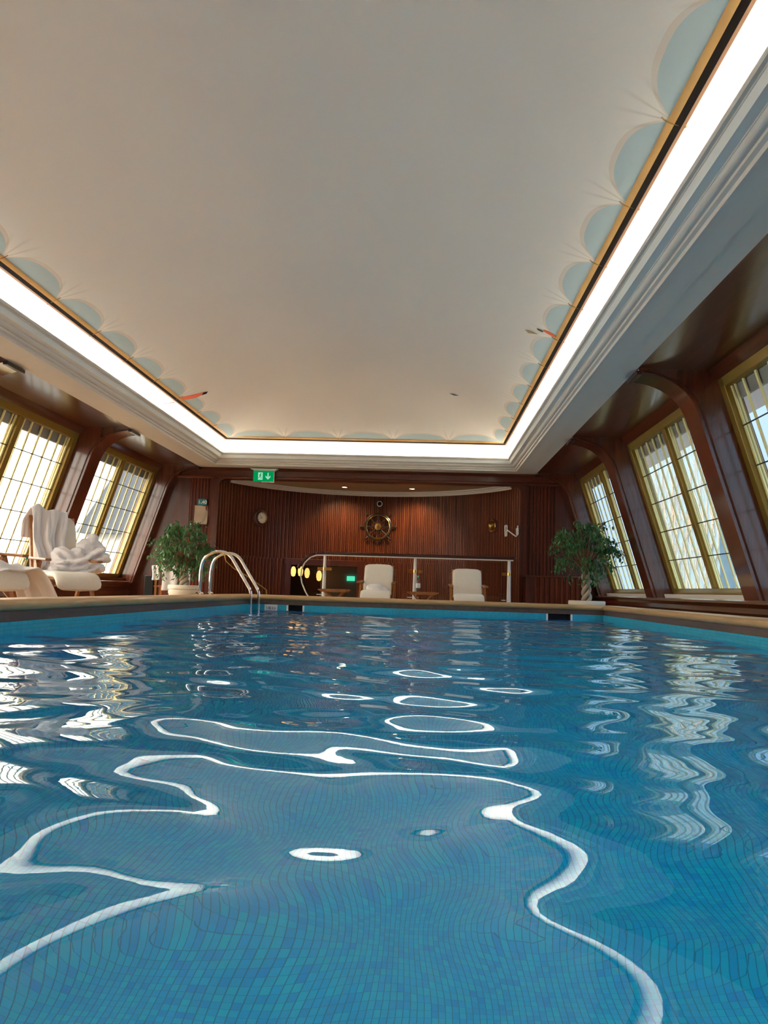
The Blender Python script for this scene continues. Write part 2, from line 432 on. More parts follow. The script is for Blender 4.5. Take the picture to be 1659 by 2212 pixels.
for j in range(len(ys)-1):
    for i in range(nx):
        a = j*(nx+1)+i; mb.f.append((a, a+1, a+nx+2, a+nx+1))
w_o = tag(mb.build('pool_water', M_WATER, fix=False, smooth=180), 'clear rippled blue pool water reflecting ceiling and windows', 'water', kind='stuff')

# depth marker and skimmers on the far pool wall
o = empty('depth_marker', (-2.19, PYF, .03)); tag(o, 'white depth marker tile reading 1.40 4.6 beside the pool ladder', 'sign')
MB().box(-.092, .092, -.006, .0, -.052, .044).build('plate', M_MARK, o)
text_mesh('lettering', '1.40 4.6', .052, M_INK, Matrix.Translation((0, -.0075, -.006)) @ FACE @ Matrix.Diagonal((.82, 1.25, 1, 1)), o)
for (x0, x1), lab in zip(skims, ('dark skimmer opening in the pool wall beside the white depth marker', 'dark skimmer opening in the pool wall near the right corner of the pool')):
    o = empty('skimmer', ((x0+x1)/2, PYF, 0)); tag(o, lab, 'pool skimmer', 'skimmer openings'); w = (x1-x0)/2
    MB().add([(-w,0,-.10),(w,0,-.10),(w,.22,-.10),(-w,.22,-.10),(-w,0,.075),(w,0,.075),(w,.22,.075),(-w,.22,.075)],
             [(0,1,2,3),(4,7,6,5),(2,6,7,3),(0,3,7,4),(1,5,6,2)]).build('recess', M_SKIM, o, fix=False)
    for e_ in (-1, 1): MB().box(e_*w-.012, e_*w+.012, -.006, .02, -.10, .072).build('side_frame', M_RAILW, o)

# deck around the pool
LX0, RX1 = -7.2, 4.6; Y0, Y1 = -2.75, 15.3
mb = MB(); e = .30
mb.box(LX0, PXL-e, Y0, Y1, DECK-.15, DECK); mb.box(PXR+e, RX1, Y0, Y1, DECK-.15, DECK)
mb.box(PXL-e, PXR+e, Y0, PYN-e, DECK-.15, DECK); mb.box(PXL-e, PXR+e, PYF+e, Y1, DECK-.15, DECK)
ACX, ACY, AR = -1.15, 13.92, 3.18
arc = [(ACX + (AR+.05)*math.cos(t), ACY + (AR+.05)*math.sin(t)) for t in [math.radians(a) for a in range(25, 156, 5)]]
mb.prism([(x, max(y, Y1-.01), DECK-.15) for x, y in arc], (0, 0, .15))
tag(mb.build('floor', M_DECK, smooth=0), 'teak plank deck around the pool', 'floor', kind='structure')

# ------------------------------------------------------------------ side walls with leaning windows
XB, ZB, LEAN = 3.3, .34, .305
def xin(z): return XB - LEAN*(z-ZB)
def sx_(side, x): return x if side > 0 else mir(x)
PY = [14.85 - 3.52*i for i in range(5)]; PW = .36
WZ0, WZ1 = .38, 2.58
SOFX, SOFZ = 2.115, 2.655
def pilaster_profile():
    p = [(XB+.01, ZB-.02), (xin(2.2), 2.2)]
    a, b, c_ = Vector((xin(2.2), 2.2)), Vector((xin(2.58), 2.58)), Vector((SOFX+.02, 2.635))
    for i in range(1, 11):
        t = i/10; q = a*(1-t)**2 + b*2*t*(1-t) + c_*t*t; p.append((q.x, q.y))
    p += [(SOFX+.02, 2.70)]
    p += [(3.15, 2.70), (xin(2.55)+.50, 2.55), (XB+.52, ZB-.02)]
    return p
prof = pilaster_profile()
tn = 0
for side, sd in ((1, 'right'), (-1, 'left')):
    for i, y in enumerate(PY):
        tn += 1
        q = MB().prism([(sx_(side, x), y, z) for x, z in prof], (0, PW, 0))
        where = ['at the far end', 'second from the far end', 'third from the far end', 'fourth from the far end', 'nearest the viewer'][i]
        o = tag(q.build('trim_%d' % tn, M_PIL, smooth=25), 'leaning mahogany pilaster with curved bracket on the %s wall, %s' % (sd, where), 'pilaster', kind='structure')
        b = MB()
        for yy in (y-.004, y+PW+.004):
            b.tube([(sx_(side, x+.045), yy, min(z, 2.64)) for x, z in prof[:12]], .010, 6)
        b.build('edge_bead', M_MAH, o)
        MB().box(*sorted((sx_(side, SOFX-.004), sx_(side, SOFX+.05))), y-.006, y+PW+.006, 2.608, 2.650).build('bracket_tip', M_EBONY, o, bevel=.006)
    # ledge with moulded front under the windows
    tn += 1
    lp = [(.0, .30), (-.03, .31), (-.035, .335), (-.01, .345), (1.0, .345), (1.0, DECK), (.05, DECK), (.05, .20), (.02, .22), (.02, .27)]
    q = MB()
    for x0, ya, yb in ((3.05, Y0, 12.4), (3.28, 12.4, 15.2)):
        if side < 0: x0 += .12
        q.prism([(sx_(side, x0+a), ya, z) for a, z in lp], (0, yb-ya, 0))
        q.prism([(sx_(side, x0+a), ya, z) for a, z in ((.012, .09), (.05, .10), (.05, .17), (.02, .16))], (0, yb-ya, 0))
    tag(q.build('trim_%d' % tn, M_MAHY, smooth=30), 'moulded mahogany ledge under the %s windows' % sd, 'ledge', kind='structure')
    # slatted dado below the left ledge / right ledge
    q = MB()
    yy = Y0
    while yy < 15.15:
        q.box(*sorted((sx_(side, 3.095+(.12 if side < 0 else 0)), sx_(side, 3.13+(.12 if side < 0 else 0)))), yy, yy+.05, DECK, .20) if yy < 12.35 else None
        yy += .066
    q.build('baseboard_%s' % sd, M_SLAT, smooth=0)
    tag(bpy.data.objects['baseboard_%s' % sd], 'vertical mahogany slats below the %s window ledge' % sd, 'wainscot', kind='structure')
    # wood ceiling beside the soffit, header over windows, outer wall pieces
    q = MB()
    q.box(*sorted((sx_(side, SOFX), sx_(side, 4.0))), Y0, 15.3, 2.668, 2.78)
    q.prism([(sx_(side, x), Y0, z) for x, z in ((xin(WZ1)+.26, WZ1+.02), (xin(2.71)+.24, 2.71), (xin(2.71)+.60, 2.71), (xin(WZ1)+.60, WZ1-.02), (xin(WZ1)+.30, WZ1-.02))], (0, 15.3-Y0, 0))
    o = tag(q.build('wall_%s' % sd, M_MAHY, smooth=30), '%s window wall: glossy mahogany lining and header above the windows' % sd, 'wall', kind='structure')

# windows
def lean_box(q, side, y0, y1, z0, z1, o0, o1):
    P = lambda y, z, o: (sx_(side, xin(z)+o), y, z)
    q.hexa([P(y0,z0,o0),P(y1,z0,o0),P(y1,z0,o1),P(y0,z0,o1),P(y0,z1,o0),P(y1,z1,o0),P(y1,z1,o1),P(y0,z1,o1)])
wn = 0
spans = [(PY[i+1]+PW, PY[i]) for i in range(len(PY)-1)] + [(Y0, PY[-1])]
for side, sd in ((1, 'right'), (-1, 'left')):
    for i, (ya, yb) in enumerate(spans):
        wn += 1
        root = empty('window_%d' % wn, (0, 0, 0))
        where = ['at the far end', 'second from the far end', 'third from the far end', 'fourth from the far end', 'nearest the viewer'][i]
        tag(root, 'tall gold framed leaded window on the %s wall, %s' % (sd, where), 'window', kind='structure')
        fr = MB(); o0, o1 = .30, .44; fw = .11
        lean_box(fr, side, ya, ya+fw, WZ0, WZ1, o0, o1); lean_box(fr, side, yb-fw, yb, WZ0, WZ1, o0, o1)
        lean_box(fr, side, ya, yb, WZ0, WZ0+.10, o0, o1); lean_box(fr, side, ya, yb, WZ1-.11, WZ1, o0, o1)
        fr.build('window_frame', M_GOLD, root, bevel=.006)
        sl = MB(); lean_box(sl, side, ya+.02, yb-.02, .345, .40, .16, .30)
        so = sl.build('window_sill', M_RAILW if side > 0 else M_MAHY, root)
        ym = (ya+yb)/2
        mu = MB(); lean_box(mu, side, ym-.055, ym+.055, WZ0+.10, WZ1-.11, o0+.01, o1-.02); mu.build('mullion', M_GOLD, root, bevel=.005)
        for (a, b) in ((ya+fw, ym-.055), (ym+.055, yb-fw)):
            pn = MB(); z0, z1 = WZ0+.10, WZ1-.11
            P = lambda y, z, o: (sx_(side, xin(z)+o), y, z)
            lean_box(pn, side, a, b, z0, z1, .375, .381)
            pn.build('pane', M_PANE, root, smooth=0)
            st = MB(); ncol = 5
            for k in range(ncol+1):
                yy = lerp(a+.02, b-.02, k/ncol)
                lean_box(st, side, yy-.017, yy+.017, z0, z1, .355, .372)
                if k in (0, ncol):
                    y2 = yy + (.075 if k == 0 else -.075); lean_box(st, side, y2-.008, y2+.008, z0, z1, .355, .372)
            st.build('glazing_strip', M_STRIP, root, smooth=0)
            hb = MB()
            for k in range(1, 5):
                zz = lerp(z0, z1, k/5); lean_box(hb, side, a, b, zz-.006, zz+.006, .350, .354)
            hb.build('glazing_bar', M_LEAD, root, smooth=0)
            bl = MB(); lean_box(bl, side, a, b, z1-.13, z1, .386, .42)
            bl.build('blind', M_GREY, root, smooth=0)

# near wall behind the viewer
tag(MB().box(LX0, RX1, Y0-.2, Y0, DECK, 3.9).build('wall_near', M_MAHX), 'mahogany wall at the near end of the pool hall', 'wall', kind='structure')

# ------------------------------------------------------------------ soffit, cornice, cove, vault
CL, CR, CF, CN = -3.92, 1.505, 14.40, -1.55     # lip rectangle
mb = MB()
sweep_rect(mb, [(.30, 2.665), (.200, 2.655), (.41, 2.655), (.413, 2.663), (.612, 2.663)], CL, CR, CN, CF)
# far soffit and near soffit reach the walls
tag(mb.build('trim_31', M_WHITE, smooth=20), 'flat white soffit round the ceiling opening', 'soffit', kind='structure')
cp = [(.215, 2.70), (.215, 2.685), (.19, 2.685), (.19, 2.705)]
cp += [(.185, 2.715), (.160, 2.725), (.158, 2.745)] + [(.158-.045*math.sin(t*PI/10), 2.745+.045*(1-math.cos(t*PI/10))) for t in range(1, 6)]
cp += [(.108, 2.79), (.108, 2.80), (.085, 2.803), (.085, 2.815)] + [(.085-.05*(1-math.cos(t*PI/12)), 2.815+.045*math.sin(t*PI/12)) for t in range(1, 7)]
cp += [(.028, 2.862), (.028, 2.874), (.006, 2.877), (.0, 2.885), (.0, 2.905), (.03, 2.905), (.03, 2.87)]
cp = [(d, z-.035) for d, z in cp]
mb = MB(); sweep_rect(mb, cp, CL, CR, CN, CF)
tag(mb.build('trim_32', M_CORN, smooth=28), 'stepped white cornice under the glowing cove', 'cornice', kind='structure')
cov = [(.03, 2.835), (.05, 2.77), (.15, 2.76), (.175, 2.82), (.172, 2.88), (.15, 2.94), (.11, 3.00), (.055, 3.055), (-.01, 3.10), (-.06, 3.123), (-.10, 3.14)]
mb = MB(); sweep_rect(mb, cov, CL, CR, CN, CF)
ceil = tag(MB().build('ceiling', M_CEIL), 'vaulted ceiling painted as a cream awning laced to a gold rail', 'ceiling', kind='structure') if False else None
def vz(x, y):
    ds = sorted((CXR-x, x-CXL, CYF-y, y-CYN)); a, b = max(ds[0], 0), max(ds[1], 0)
    k = .35; h = max(k-abs(a-b), 0)/k; e_ = max(min(a, b) - h*h*k*.25, 0)
    if ds[0] <= 1e-6: e_ = 0
    t = min(e_/2.2, 1)
    return 3.14 + .50*(1-(1-t)**2.2)
vm = MB(); nu, nv = 70, 190
def spread(t, n_edge=.5): return t
vm.grid(lambda u, v: (lerp(CXL, CXR, u), lerp(CYN, CYF, v), vz(lerp(CXL, CXR, u), lerp(CYN, CYF, v))), nu, nv)
ceil = tag(vm.build('ceiling', M_CEIL, smooth=60), 'vaulted ceiling painted as a cream awning laced to a gold rail', 'ceiling', kind='structure')
mb.build('cove', M_SKYBAND, ceil, smooth=60)
# orange painted corner lines in the cove
for cx, cy, sx2, sy2 in ((CL, CF, -1, 1), (CR, CF, 1, 1)):
    q = MB(); pts = []
    for d, z in cov[4:]:
        pts.append(Vector((cx+sx2*(d-.004), cy+sy2*(d-.004), z)))
    for a, b in zip(pts[:-1], pts[1:]): q.bar(a, b, .035, .004, (0, 0, 1))
    q.build('painted_corner_line', M_RGOLD, ceil)
# gold rail with dark underside
for prof_, mt, nm in (([(-.138, 3.156), (-.132, 3.146), (-.100, 3.126), (-.094, 3.136)], M_RGOLD, 'painted_gold_rail'),
                      ([(-.098, 3.138), (-.100, 3.127), (-.060, 3.109), (-.056, 3.120)], M_RDARK, 'painted_rail_shadow'),
                      ([(-.060, 3.121), (-.060, 3.110), (-.042, 3.102), (-.038, 3.112)], M_RBRN, 'painted_rail_edge')):
    q = MB(); sweep_rect(q, prof_+prof_[:1], CL, CR, CN, CF); q.build(nm, mt, ceil)
# lacing hooks
hk = MB(); hk.tube([(-.105, .0, .040), (-.085, .006, .022), (-.05, .010, .002), (-.0, .006, -.020), (.035, 0, -.032), (.075, -.008, -.046)], .0048, 6)
hk.lathe([(.001, -.012), (.009, -.008), (.012, 0), (.008, .008), (.001, .011)], 10, (.082, -.010, -.050))
h0 = hk.build('lacing_hook', M_DBRASS, ceil)
first = True
for k in range(-5, 12):
    for kind_ in 'rlf':
        if kind_ == 'r': x, y, rz = CXR, 4.37+k*PER, 0
        elif kind_ == 'l': x, y, rz = CXL, 4.37+k*PER, PI
        else:
            x, y, rz = .38-k*PERF, CYF, PI/2
            if not CXL+.3 < x < CXR-.3: continue
        if not CYN+.3 < y < CYF+.01: continue
        o = h0 if first else h0.copy()
        if not first: COL.objects.link(o)
        first = False; o.scale = (.72, .72, .72); o.location = (x, y, 3.142); o.rotation_euler = (0, 0, rz)
# painted birds
def painted(name, polys, mats):
    for poly, mt in zip(polys, mats):
        q = MB(); q.add(poly, [tuple(range(len(poly)))]); o = q.build(name, mt, ceil, smooth=0)
        s_ = o.modifiers.new('solid', 'SOLIDIFY'); s_.thickness = .003; s_.offset = 0
def on_vault(pts, off=.006): return [(x, y, vz(x, y)-off) for x, y in pts]
def ell(cx, cy, a, b, rot, n=14): return [(cx+a*math.cos(t)*math.cos(rot)-b*math.sin(t)*math.sin(rot), cy+a*math.cos(t)*math.sin(rot)+b*math.sin(t)*math.cos(rot)) for t in [2*PI*i/n for i in range(n)]]
painted('painted_bird', [on_vault([(-3.80,11.38),(-3.74,11.52),(-3.63,11.60),(-3.50,11.57),(-3.47,11.50),(-3.56,11.46),(-3.66,11.40),(-3.76,11.33)]),
                         on_vault([(-3.54,11.58),(-3.47,11.60),(-3.43,11.53),(-3.49,11.50)], .007)], [M_ORANGE, M_RDARK])
painted('painted_tail', [[(CL+.03,11.33,3.085),(CL-.05,11.16,3.02),(CL-.11,11.02,2.95),(CL-.055,11.18,3.03),(CL+.035,11.40,3.09)]], [M_PINK])
painted('painted_bird', [on_vault(ell(1.30, 8.27, .075, .036, .25)), on_vault(ell(1.20, 8.30, .036, .022, .2), .007), on_vault([(1.06,8.46),(1.10,8.52),(1.19,8.44),(1.12,8.44)])], [M_ORANGE, M_DGREEN, M_TAN])
painted('painted_mark', [[(CR-.02+.030*k, 8.20-.05*k, 3.098-.026*k), (CR-.02+.030*k, 8.175-.05*k, 3.092-.026*k), (CR-.005+.030*k, 8.165-.05*k, 3.083-.026*k), (CR-.005+.030*k, 8.19-.05*k, 3.089-.026*k)] for k in range(4)], [M_TAN]*4)
painted('painted_bird', [on_vault([(.33,12.2),(.40,12.26),(.47,12.2),(.40,12.17)])], [M_DGREEN])

# ------------------------------------------------------------------ far end: beam, alcove
AX0, AX1, AZ = -4.13, 1.83, 2.44
mb = MB()
bp = [(15.0, 2.72), (15.0, 2.655), (14.985, 2.65), (14.985, 2.625), (15.01, 2.61), (15.01, 2.50), (14.99, 2.485), (14.99, 2.455), (15.0, 2.44), (15.22, 2.44), (15.22, 2.72)]
mb.prism([(mir(3.05), y, z) for y, z in bp], (3.05-mir(3.05), 0, 0))
tag(mb.build('trim_33', M_MAHX, smooth=20), 'moulded mahogany beam over the curved alcove', 'beam', kind='structure')
# end wall either side of the alcove (smooth boards and slats)
def flat_slats(q, x0, x1, y, z0, z1, pitch=.066):
    k = max(1, round((x1-x0)/pitch)); w = (x1-x0)/k
    for i in range(k):
        a = x0+i*w
        q.box(a+.004, a+w*.60, y-.022, y, z0, z1); q.tube([(a+w*.80, y-.004, z0), (a+w*.80, y-.004, z1)], w*.16, 6)
mb = MB()
for sd_, xi in ((-1, -4.72), (1, 2.5)):
    mb.prism([(xi, 15.05, DECK), (xi, 15.05, 2.68), (sx_(sd_, xin(2.68)+.50), 15.05, 2.68), (sx_(sd_, xin(.3)+.50), 15.05, .3), (sx_(sd_, xin(.3)+.50), 15.05, DECK)], (0, .25, 0))
mb.box(-4.72, AX0-.14, 15.08, 15.3, DECK, 2.44)
mb.box(AX0-.14, AX0, 14.98, 15.3, DECK, 2.44)
mb.box(AX1, AX1+.12, 14.98, 15.3, DECK, 2.44); mb.box(AX1+.12, 2.5, 15.08, 15.3, DECK, 2.44);
# rounded upper corners of the opening
for xc, s_ in ((AX0, 1), (AX1, -1)):
    r_ = .16; q_ = [(xc, AZ+.01), (xc+s_*r_, AZ+.01)] + [(xc+s_*(r_-r_*math.sin(t*PI/12)), AZ-r_+r_*math.cos(t*PI/12)) for t in range(0, 7)]
    mb.prism([(x, 14.985, z) for x, z in q_], (0, .30, 0))
wf = tag(mb.build('wall_far', M_MAH, smooth=25), 'mahogany end wall framing the alcove', 'wall', kind='structure')
q = MB(); flat_slats(q, -4.72, AX0-.14, 15.08, DECK, 2.44); flat_slats(q, AX1+.12, 2.5, 15.08, DECK, 2.44); q.build('slats', M_SLAT, wf)

# curved slatted back wall
def arc_slats(q, a0, a1, z0, z1, R_=AR, pitch=.0875):
    k = max(1, round((a1-a0)*R_/pitch)); da = (a1-a0)/k
    prof_ = [(0, 0), (.03, .018), (.50, .018), (.53, 0), (.60, -.004), (.66, .012), (.74, .020), (.84, .020), (.92, .012), (.98, -.004)]
    pts = []
    for i in range(k):
        for u, d in prof_: pts.append((a0+(i+u)*da, d))
    pts.append((a1, 0)); vs = []
    for a, d in pts:
        r_ = R_-d; x, y = ACX+r_*math.cos(a), ACY+r_*math.sin(a); vs += [(x, y, z0), (x, y, z1)]
    n0 = len(q.f); q.add(vs, [(2*i, 2*i+1, 2*i+3, 2*i+2) for i in range(len(pts)-1)])
    BEADS.extend(n0+i for i in range(len(pts)-1) if 5 <= i % len(prof_) <= 7)
BEADS = []
A0, A1 = math.radians(19.5), math.radians(160.5)
AD0, AD1 = math.radians(95.0), math.radians(124.8)      # dark doorway
mb = MB()
arc_slats(mb, A0, A1, .93, 2.46); arc_slats(mb, A0, AD0, DECK, .93); arc_slats(mb, AD1, A1, DECK, .93)
wb = mb.build('wall_back', [M_SLAT, M_BEAD_LIT], smooth=0, fix=False)
for i in BEADS: wb.data.polygons[i].material_index = 1
wb = tag(wb, 'curved mahogany slatted wall at the back of the alcove', 'wall', kind='structure')
def arc_strip(q, prof_, a0, a1, n=48):
    vs = []
    for i in range(n+1):
        a = lerp(a0, a1, i/n)
        for r_, z in prof_: vs.append((ACX+r_*math.cos(a), ACY+r_*math.sin(a), z))
    m_ = len(prof_)
    q.add(vs, [(i*m_+j, (i+1)*m_+j, (i+1)*m_+(j+1) % m_, i*m_+(j+1) % m_) for i in range(n) for j in range(m_)])
    q.add(vs[:m_], [tuple(range(m_))]); q.add(vs[-m_:], [tuple(range(m_))])
q = MB(); arc_strip(q, [(AR+.02, .82), (AR-.05, .82), (AR-.05, .94), (AR-.03, .955), (AR+.02, .955)], AD0-.03, AD1+.03)
for a in (AD0, AD1): arc_strip(q, [(AR+.04, DECK), (AR-.05, DECK), (AR-.05, .83), (AR+.04, .83)], a-.022, a+.022, 3)
tag(q.build('door_1', M_MAH, smooth=30), 'low mahogany door surround of the dark stairwell behind the glass', 'door', kind='structure')
# alcove soffit with curved moulding
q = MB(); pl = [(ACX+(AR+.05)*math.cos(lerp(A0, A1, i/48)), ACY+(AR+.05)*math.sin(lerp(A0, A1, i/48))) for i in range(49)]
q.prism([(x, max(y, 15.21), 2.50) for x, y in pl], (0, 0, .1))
al = tag(q.build('trim_34', M_ALC_SHADE, smooth=20), 'shallow pale soffit over the alcove', 'soffit', kind='structure')
q = MB(); arc_strip(q, [(AR+.03, 2.405), (AR-.03, 2.405), (AR-.035, 2.43), (AR-.06, 2.44), (AR-.065, 2.465), (AR-.10, 2.475), (AR-.11, 2.505), (AR+.03, 2.505)], math.radians(26), math.radians(153.5))
q.build('moulding', M_CORN, al, smooth=30)
# stairwell behind the doorway
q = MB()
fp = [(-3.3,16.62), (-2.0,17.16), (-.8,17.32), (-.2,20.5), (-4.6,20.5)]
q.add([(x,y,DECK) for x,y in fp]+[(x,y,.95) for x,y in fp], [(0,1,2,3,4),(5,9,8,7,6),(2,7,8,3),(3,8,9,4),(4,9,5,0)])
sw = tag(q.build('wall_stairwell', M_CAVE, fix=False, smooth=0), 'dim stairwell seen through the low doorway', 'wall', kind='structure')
MB().box(-2.55, -1.3, 18.9, 19.0, DECK, .86).build('grey_panel', M_GREY, sw)

# alcove downlights
for x, lab in ((-1.75, 'small round downlight in the alcove soffit left of the ship wheel'), (-.31, 'small round downlight in the alcove soffit right of the ship wheel')):
    o = empty('downlight', (x, 16.25, 2.5)); tag(o, lab, 'downlight', 'alcove downlights')
    MB().lathe([(.055, .0), (.075, -.004), (.078, -.012), (.060, -.018), (.055, -.012), (.055, .0)], 24).build('bezel', M_BRASS, o)
    MB().lathe([(.0001, -.014), (.03, -.013), (.052, -.006)], 24).build('lamp', M_SPOT, o)
    l_ = bpy.data.lights.new('downlight_beam', 'SPOT'); l_.energy = 46; l_.color = (1, .74, .42); l_.spot_size = 2.0; l_.spot_blend = .8; l_.shadow_soft_size = .05
    lo = bpy.data.objects.new('downlight_beam', l_); COL.objects.link(lo); lo.location = (x, 16.25, 2.47)
    lo.rotation_euler = (math.radians(22), 0, 0)

# ------------------------------------------------------------------ things on the far wall
def on_arc(a, r_): return (ACX+r_*math.cos(a), ACY+r_*math.sin(a))
def wall_root(name, ang, z, depth=.03):     # an empty facing inwards: local -Y looks into the room
    x, y = on_arc(ang, AR-depth); return empty(name, (x, y, z), ang-PI/2)
# ship wheel
o = wall_root('ship_wheel', math.radians(88.2), 1.72, .09); tag(o, 'dark ship steering wheel with brass ring and hub on the alcove wall', 'ship wheel')
ring = lambda R_, r_, y=0., n=48, m_=8: MB().tube([(R_*math.cos(2*PI*i/n), y, R_*math.sin(2*PI*i/n)) for i in range(n)], r_, m_, closed=True)
q = ring(.285, .028); q.build('rim', M_EBONY, o)
ring(.258, .011, -.026).build('brass_ring', M_BRASS, o)
RX = Matrix.Rotation(PI/2, 4, 'X')
MB().lathe([(.0001, .05), (.03, .05), (.034, .042), (.075, .036), (.082, .026), (.082, -.02)], 28, mat=RX).build('hub', M_DBRASS, o)
MB().lathe([(.0001, .056), (.012, .054), (.014, .045)], 14, mat=RX).build('hub_pin', M_BLACK, o)
sp = None
for k in range(8):
    if sp is None:
        q = MB(); q.lathe([(.012, .07), (.020, .12), (.012, .16), (.020, .2), (.024, .25), (.014, .30), (.014, .325), (.022, .35), (.020, .40), (.008, .425)], 10, mat=Matrix.Identity(4))
        sp = q.build('spoke', M_EBONY, o); s2 = sp
    else:
        s2 = sp.copy(); COL.objects.link(s2); s2.parent = o
    s2.rotation_euler = (0, k*PI/4, 0)
# dome camera above
o = wall_root('dome_camera', math.radians(88), 2.24); tag(o, 'small dark dome camera with pale ring above the ship wheel', 'camera')
MB().lathe([(.065, -.03), (.065, .015), (.058, .028), (.045, .03)], 24, mat=RX).build('bezel', M_RAILW, o)
MB().lathe([(.048, .026), (.04, .045), (.022, .058), (.0001, .062)], 24, mat=RX).build('dome', M_BLACK, o)
# clock
o = wall_root('wall_clock', math.atan2(16.04-ACY, -3.52-ACX), 1.76, .02); tag(o, 'round dark wooden wall clock with ivory dial in the alcove', 'clock')
MB().lathe([(.19, -.02), (.195, .03), (.17, .055), (.14, .06), (.125, .085), (.115, .09), (.11, .075)], 36, mat=RX, top=False).build('case', M_MAH, o)
MB().lathe([(.126, .083), (.122, .094), (.113, .092), (.110, .08)], 36, mat=RX, top=False).build('brass_bezel', M_DBRASS, o)
dl = MB().lathe([(.112, .07), (.112, .078), (.0001, .079)], 36, mat=RX).build('dial', M_DIAL, o)
for k in range(12):
    a = k*PI/6; MB().bar((.085*math.sin(a), -.081, .085*math.cos(a)), (.103*math.sin(a), -.081, .103*math.cos(a)), .008, .003, (0, 1, 0)).build('hour_mark', M_INK, dl)
for nm, ang, ln_, w in (('hour_hand', -1.9, .055, .009), ('minute_hand', -.85, .085, .006)):
    MB().bar((0, -.084, 0), (ln_*math.sin(ang), -.084, ln_*math.cos(ang)), w, .003, (0, 1, 0)).build(nm, M_INK, o)
# brass barometer
o = wall_root('brass_wall_ornament', math.atan2(15.82-ACY, 1.4-ACX), 1.70, .02); tag(o, 'round polished brass ornament on the right of the alcove wall', 'wall ornament')
MB().lathe([(.15, -.02), (.15, .0), (.13, .022), (.10, .028), (.095, .045)], 32, mat=RX).build('back_plate', M_MAH, o)
MB().lathe([(.10, .03), (.095, .06), (.07, .10), (.03, .12), (.0001, .125)], 32, mat=RX).build('dome', M_DBRASS, o)
ring(.105, .012, -.04, 32).build('rim', M_BRASS, o)
# folded white metal bracket
o = empty('folding_hook', (1.70, 15.0, 1.54)); tag(o, 'white folding metal bracket beside the alcove edge', 'bracket')
q = MB(); q.bar((-.13, -.06, .10), (-.13, .10, .09), .02, .012); q.tube([(-.17, -.06, .10), (-.14, -.06, .11), (-.13, -.06, .08), (-.135, -.06, -.10), (-.16, -.06, -.11), (-.17, -.06, .10)], .011, 6)
q.tube([(-.13, -.06, .02), (.0, -.03, -.07), (.05, -.02, -.10), (.075, -.02, -.07), (.08, -.02, .11)], .012, 6)
q.build('arm', M_RAILW, o)
MB().box(.055, .10, -.02, .05, -.06, .06).build('plate', M_RAILW, o)
# exit sign hanging in front of the beam
o = empty('exit_sign', (-3.22, 14.93, 2.62)); tag(o, 'green lit exit sign with running figure and arrow hanging below the cornice', 'exit sign')
MB().prism([(-.28, -.05, .02), (.28, -.05, .02), (.22, -.05, -.02), (-.20, -.05, -.02)], (0, .11, 0)).build('housing', M_RAILW, o)
MB().box(-.21, .20, -.012, .012, -.235, -.02).build('panel', M_EXITG, o)
q = MB(); q.box(.195, .207, -.014, .014, -.255, -.02); q.box(-.04, .20, -.014, .014, -.25, -.237); q.build('edge', M_RAILW, o)
q = MB(); q.box(-.115, -.025, -.015, -.012, -.20, -.055); q.build('door_symbol', M_EXITW, o)
q = MB(); yy = -.0165
q.lathe([(.0001, 0), (.012, 0)], 10, (-.062, yy, -.078), mat=RX)
for a, b, w in (((-.066,yy,-.09), (-.076,yy,-.13), .022), ((-.068,yy,-.10), (-.045,yy,-.115), .010), ((-.07,yy,-.098), (-.098,yy,-.112), .010),
                ((-.072,yy,-.128), (-.052,yy,-.15), .013), ((-.052,yy,-.15), (-.06,yy,-.182), .012), ((-.078,yy,-.128), (-.088,yy,-.155), .013), ((-.088,yy,-.155), (-.112,yy,-.165), .011)):
    q.bar(a, b, w, .002, (0, 1, 0))
q.build('running_figure', M_EXITG, o)
q = MB(); q.box(.072, .094, -.015, -.012, -.155, -.06)
for s_ in (-1, 1): q.prism([(.083, -.015, -.195), (.083, -.015, -.160), (.083+s_*.048, -.015, -.112), (.083+s_*.048, -.015, -.145)], (0, .003, 0))
q.build('arrow', M_EXITW, o)
# teal depth sign and mirror on the left slats
o = empty('depth_sign', (-4.455, 15.04, 1.96)); tag(o, 'teal wall sign reading 1 m 40 above the mirror', 'sign')
MB().box(-.092, .092, -.012, .015, -.065, .065).build('plate', M_TEAL, o, bevel=.006)
for tx, xx, sz in (('1', -.062, .10), ('m', -.018, .045), ('40', .042, .10)):
    text_mesh('lettering', tx, sz, M_LETTER, Matrix.Translation((xx, -.014, -.005 if tx != 'm' else -.022)) @ FACE, o)
o = empty('wall_mirror', (-4.47, 15.03, 1.70)); tag(o, 'small rectangular wall mirror behind the left fig tree', 'mirror')
MB().box(-.13, .13, -.008, .02, -.19, .19).build('glass', M_MIRROR, o, smooth=0).rotation_euler = (math.radians(-9), 0, math.radians(12))
# low slatted cabinet right of the alcove
o = empty('low_cabinet', (2.4, 14.8, DECK)); tag(o, 'low slatted mahogany wall cabinet right of the alcove', 'cabinet')
MB().box(-.50, .62, -.18, .165, 0, .76).build('body', M_MAH, o)
MB().box(-.53, .65, -.21, .165, .76, .79).build('top', M_MAHX, o, bevel=.006)
q = MB(); flat_slats(q, -.34, .62, -.18, 0, .75, .10); q.build('slat_front', M_SLAT, o)

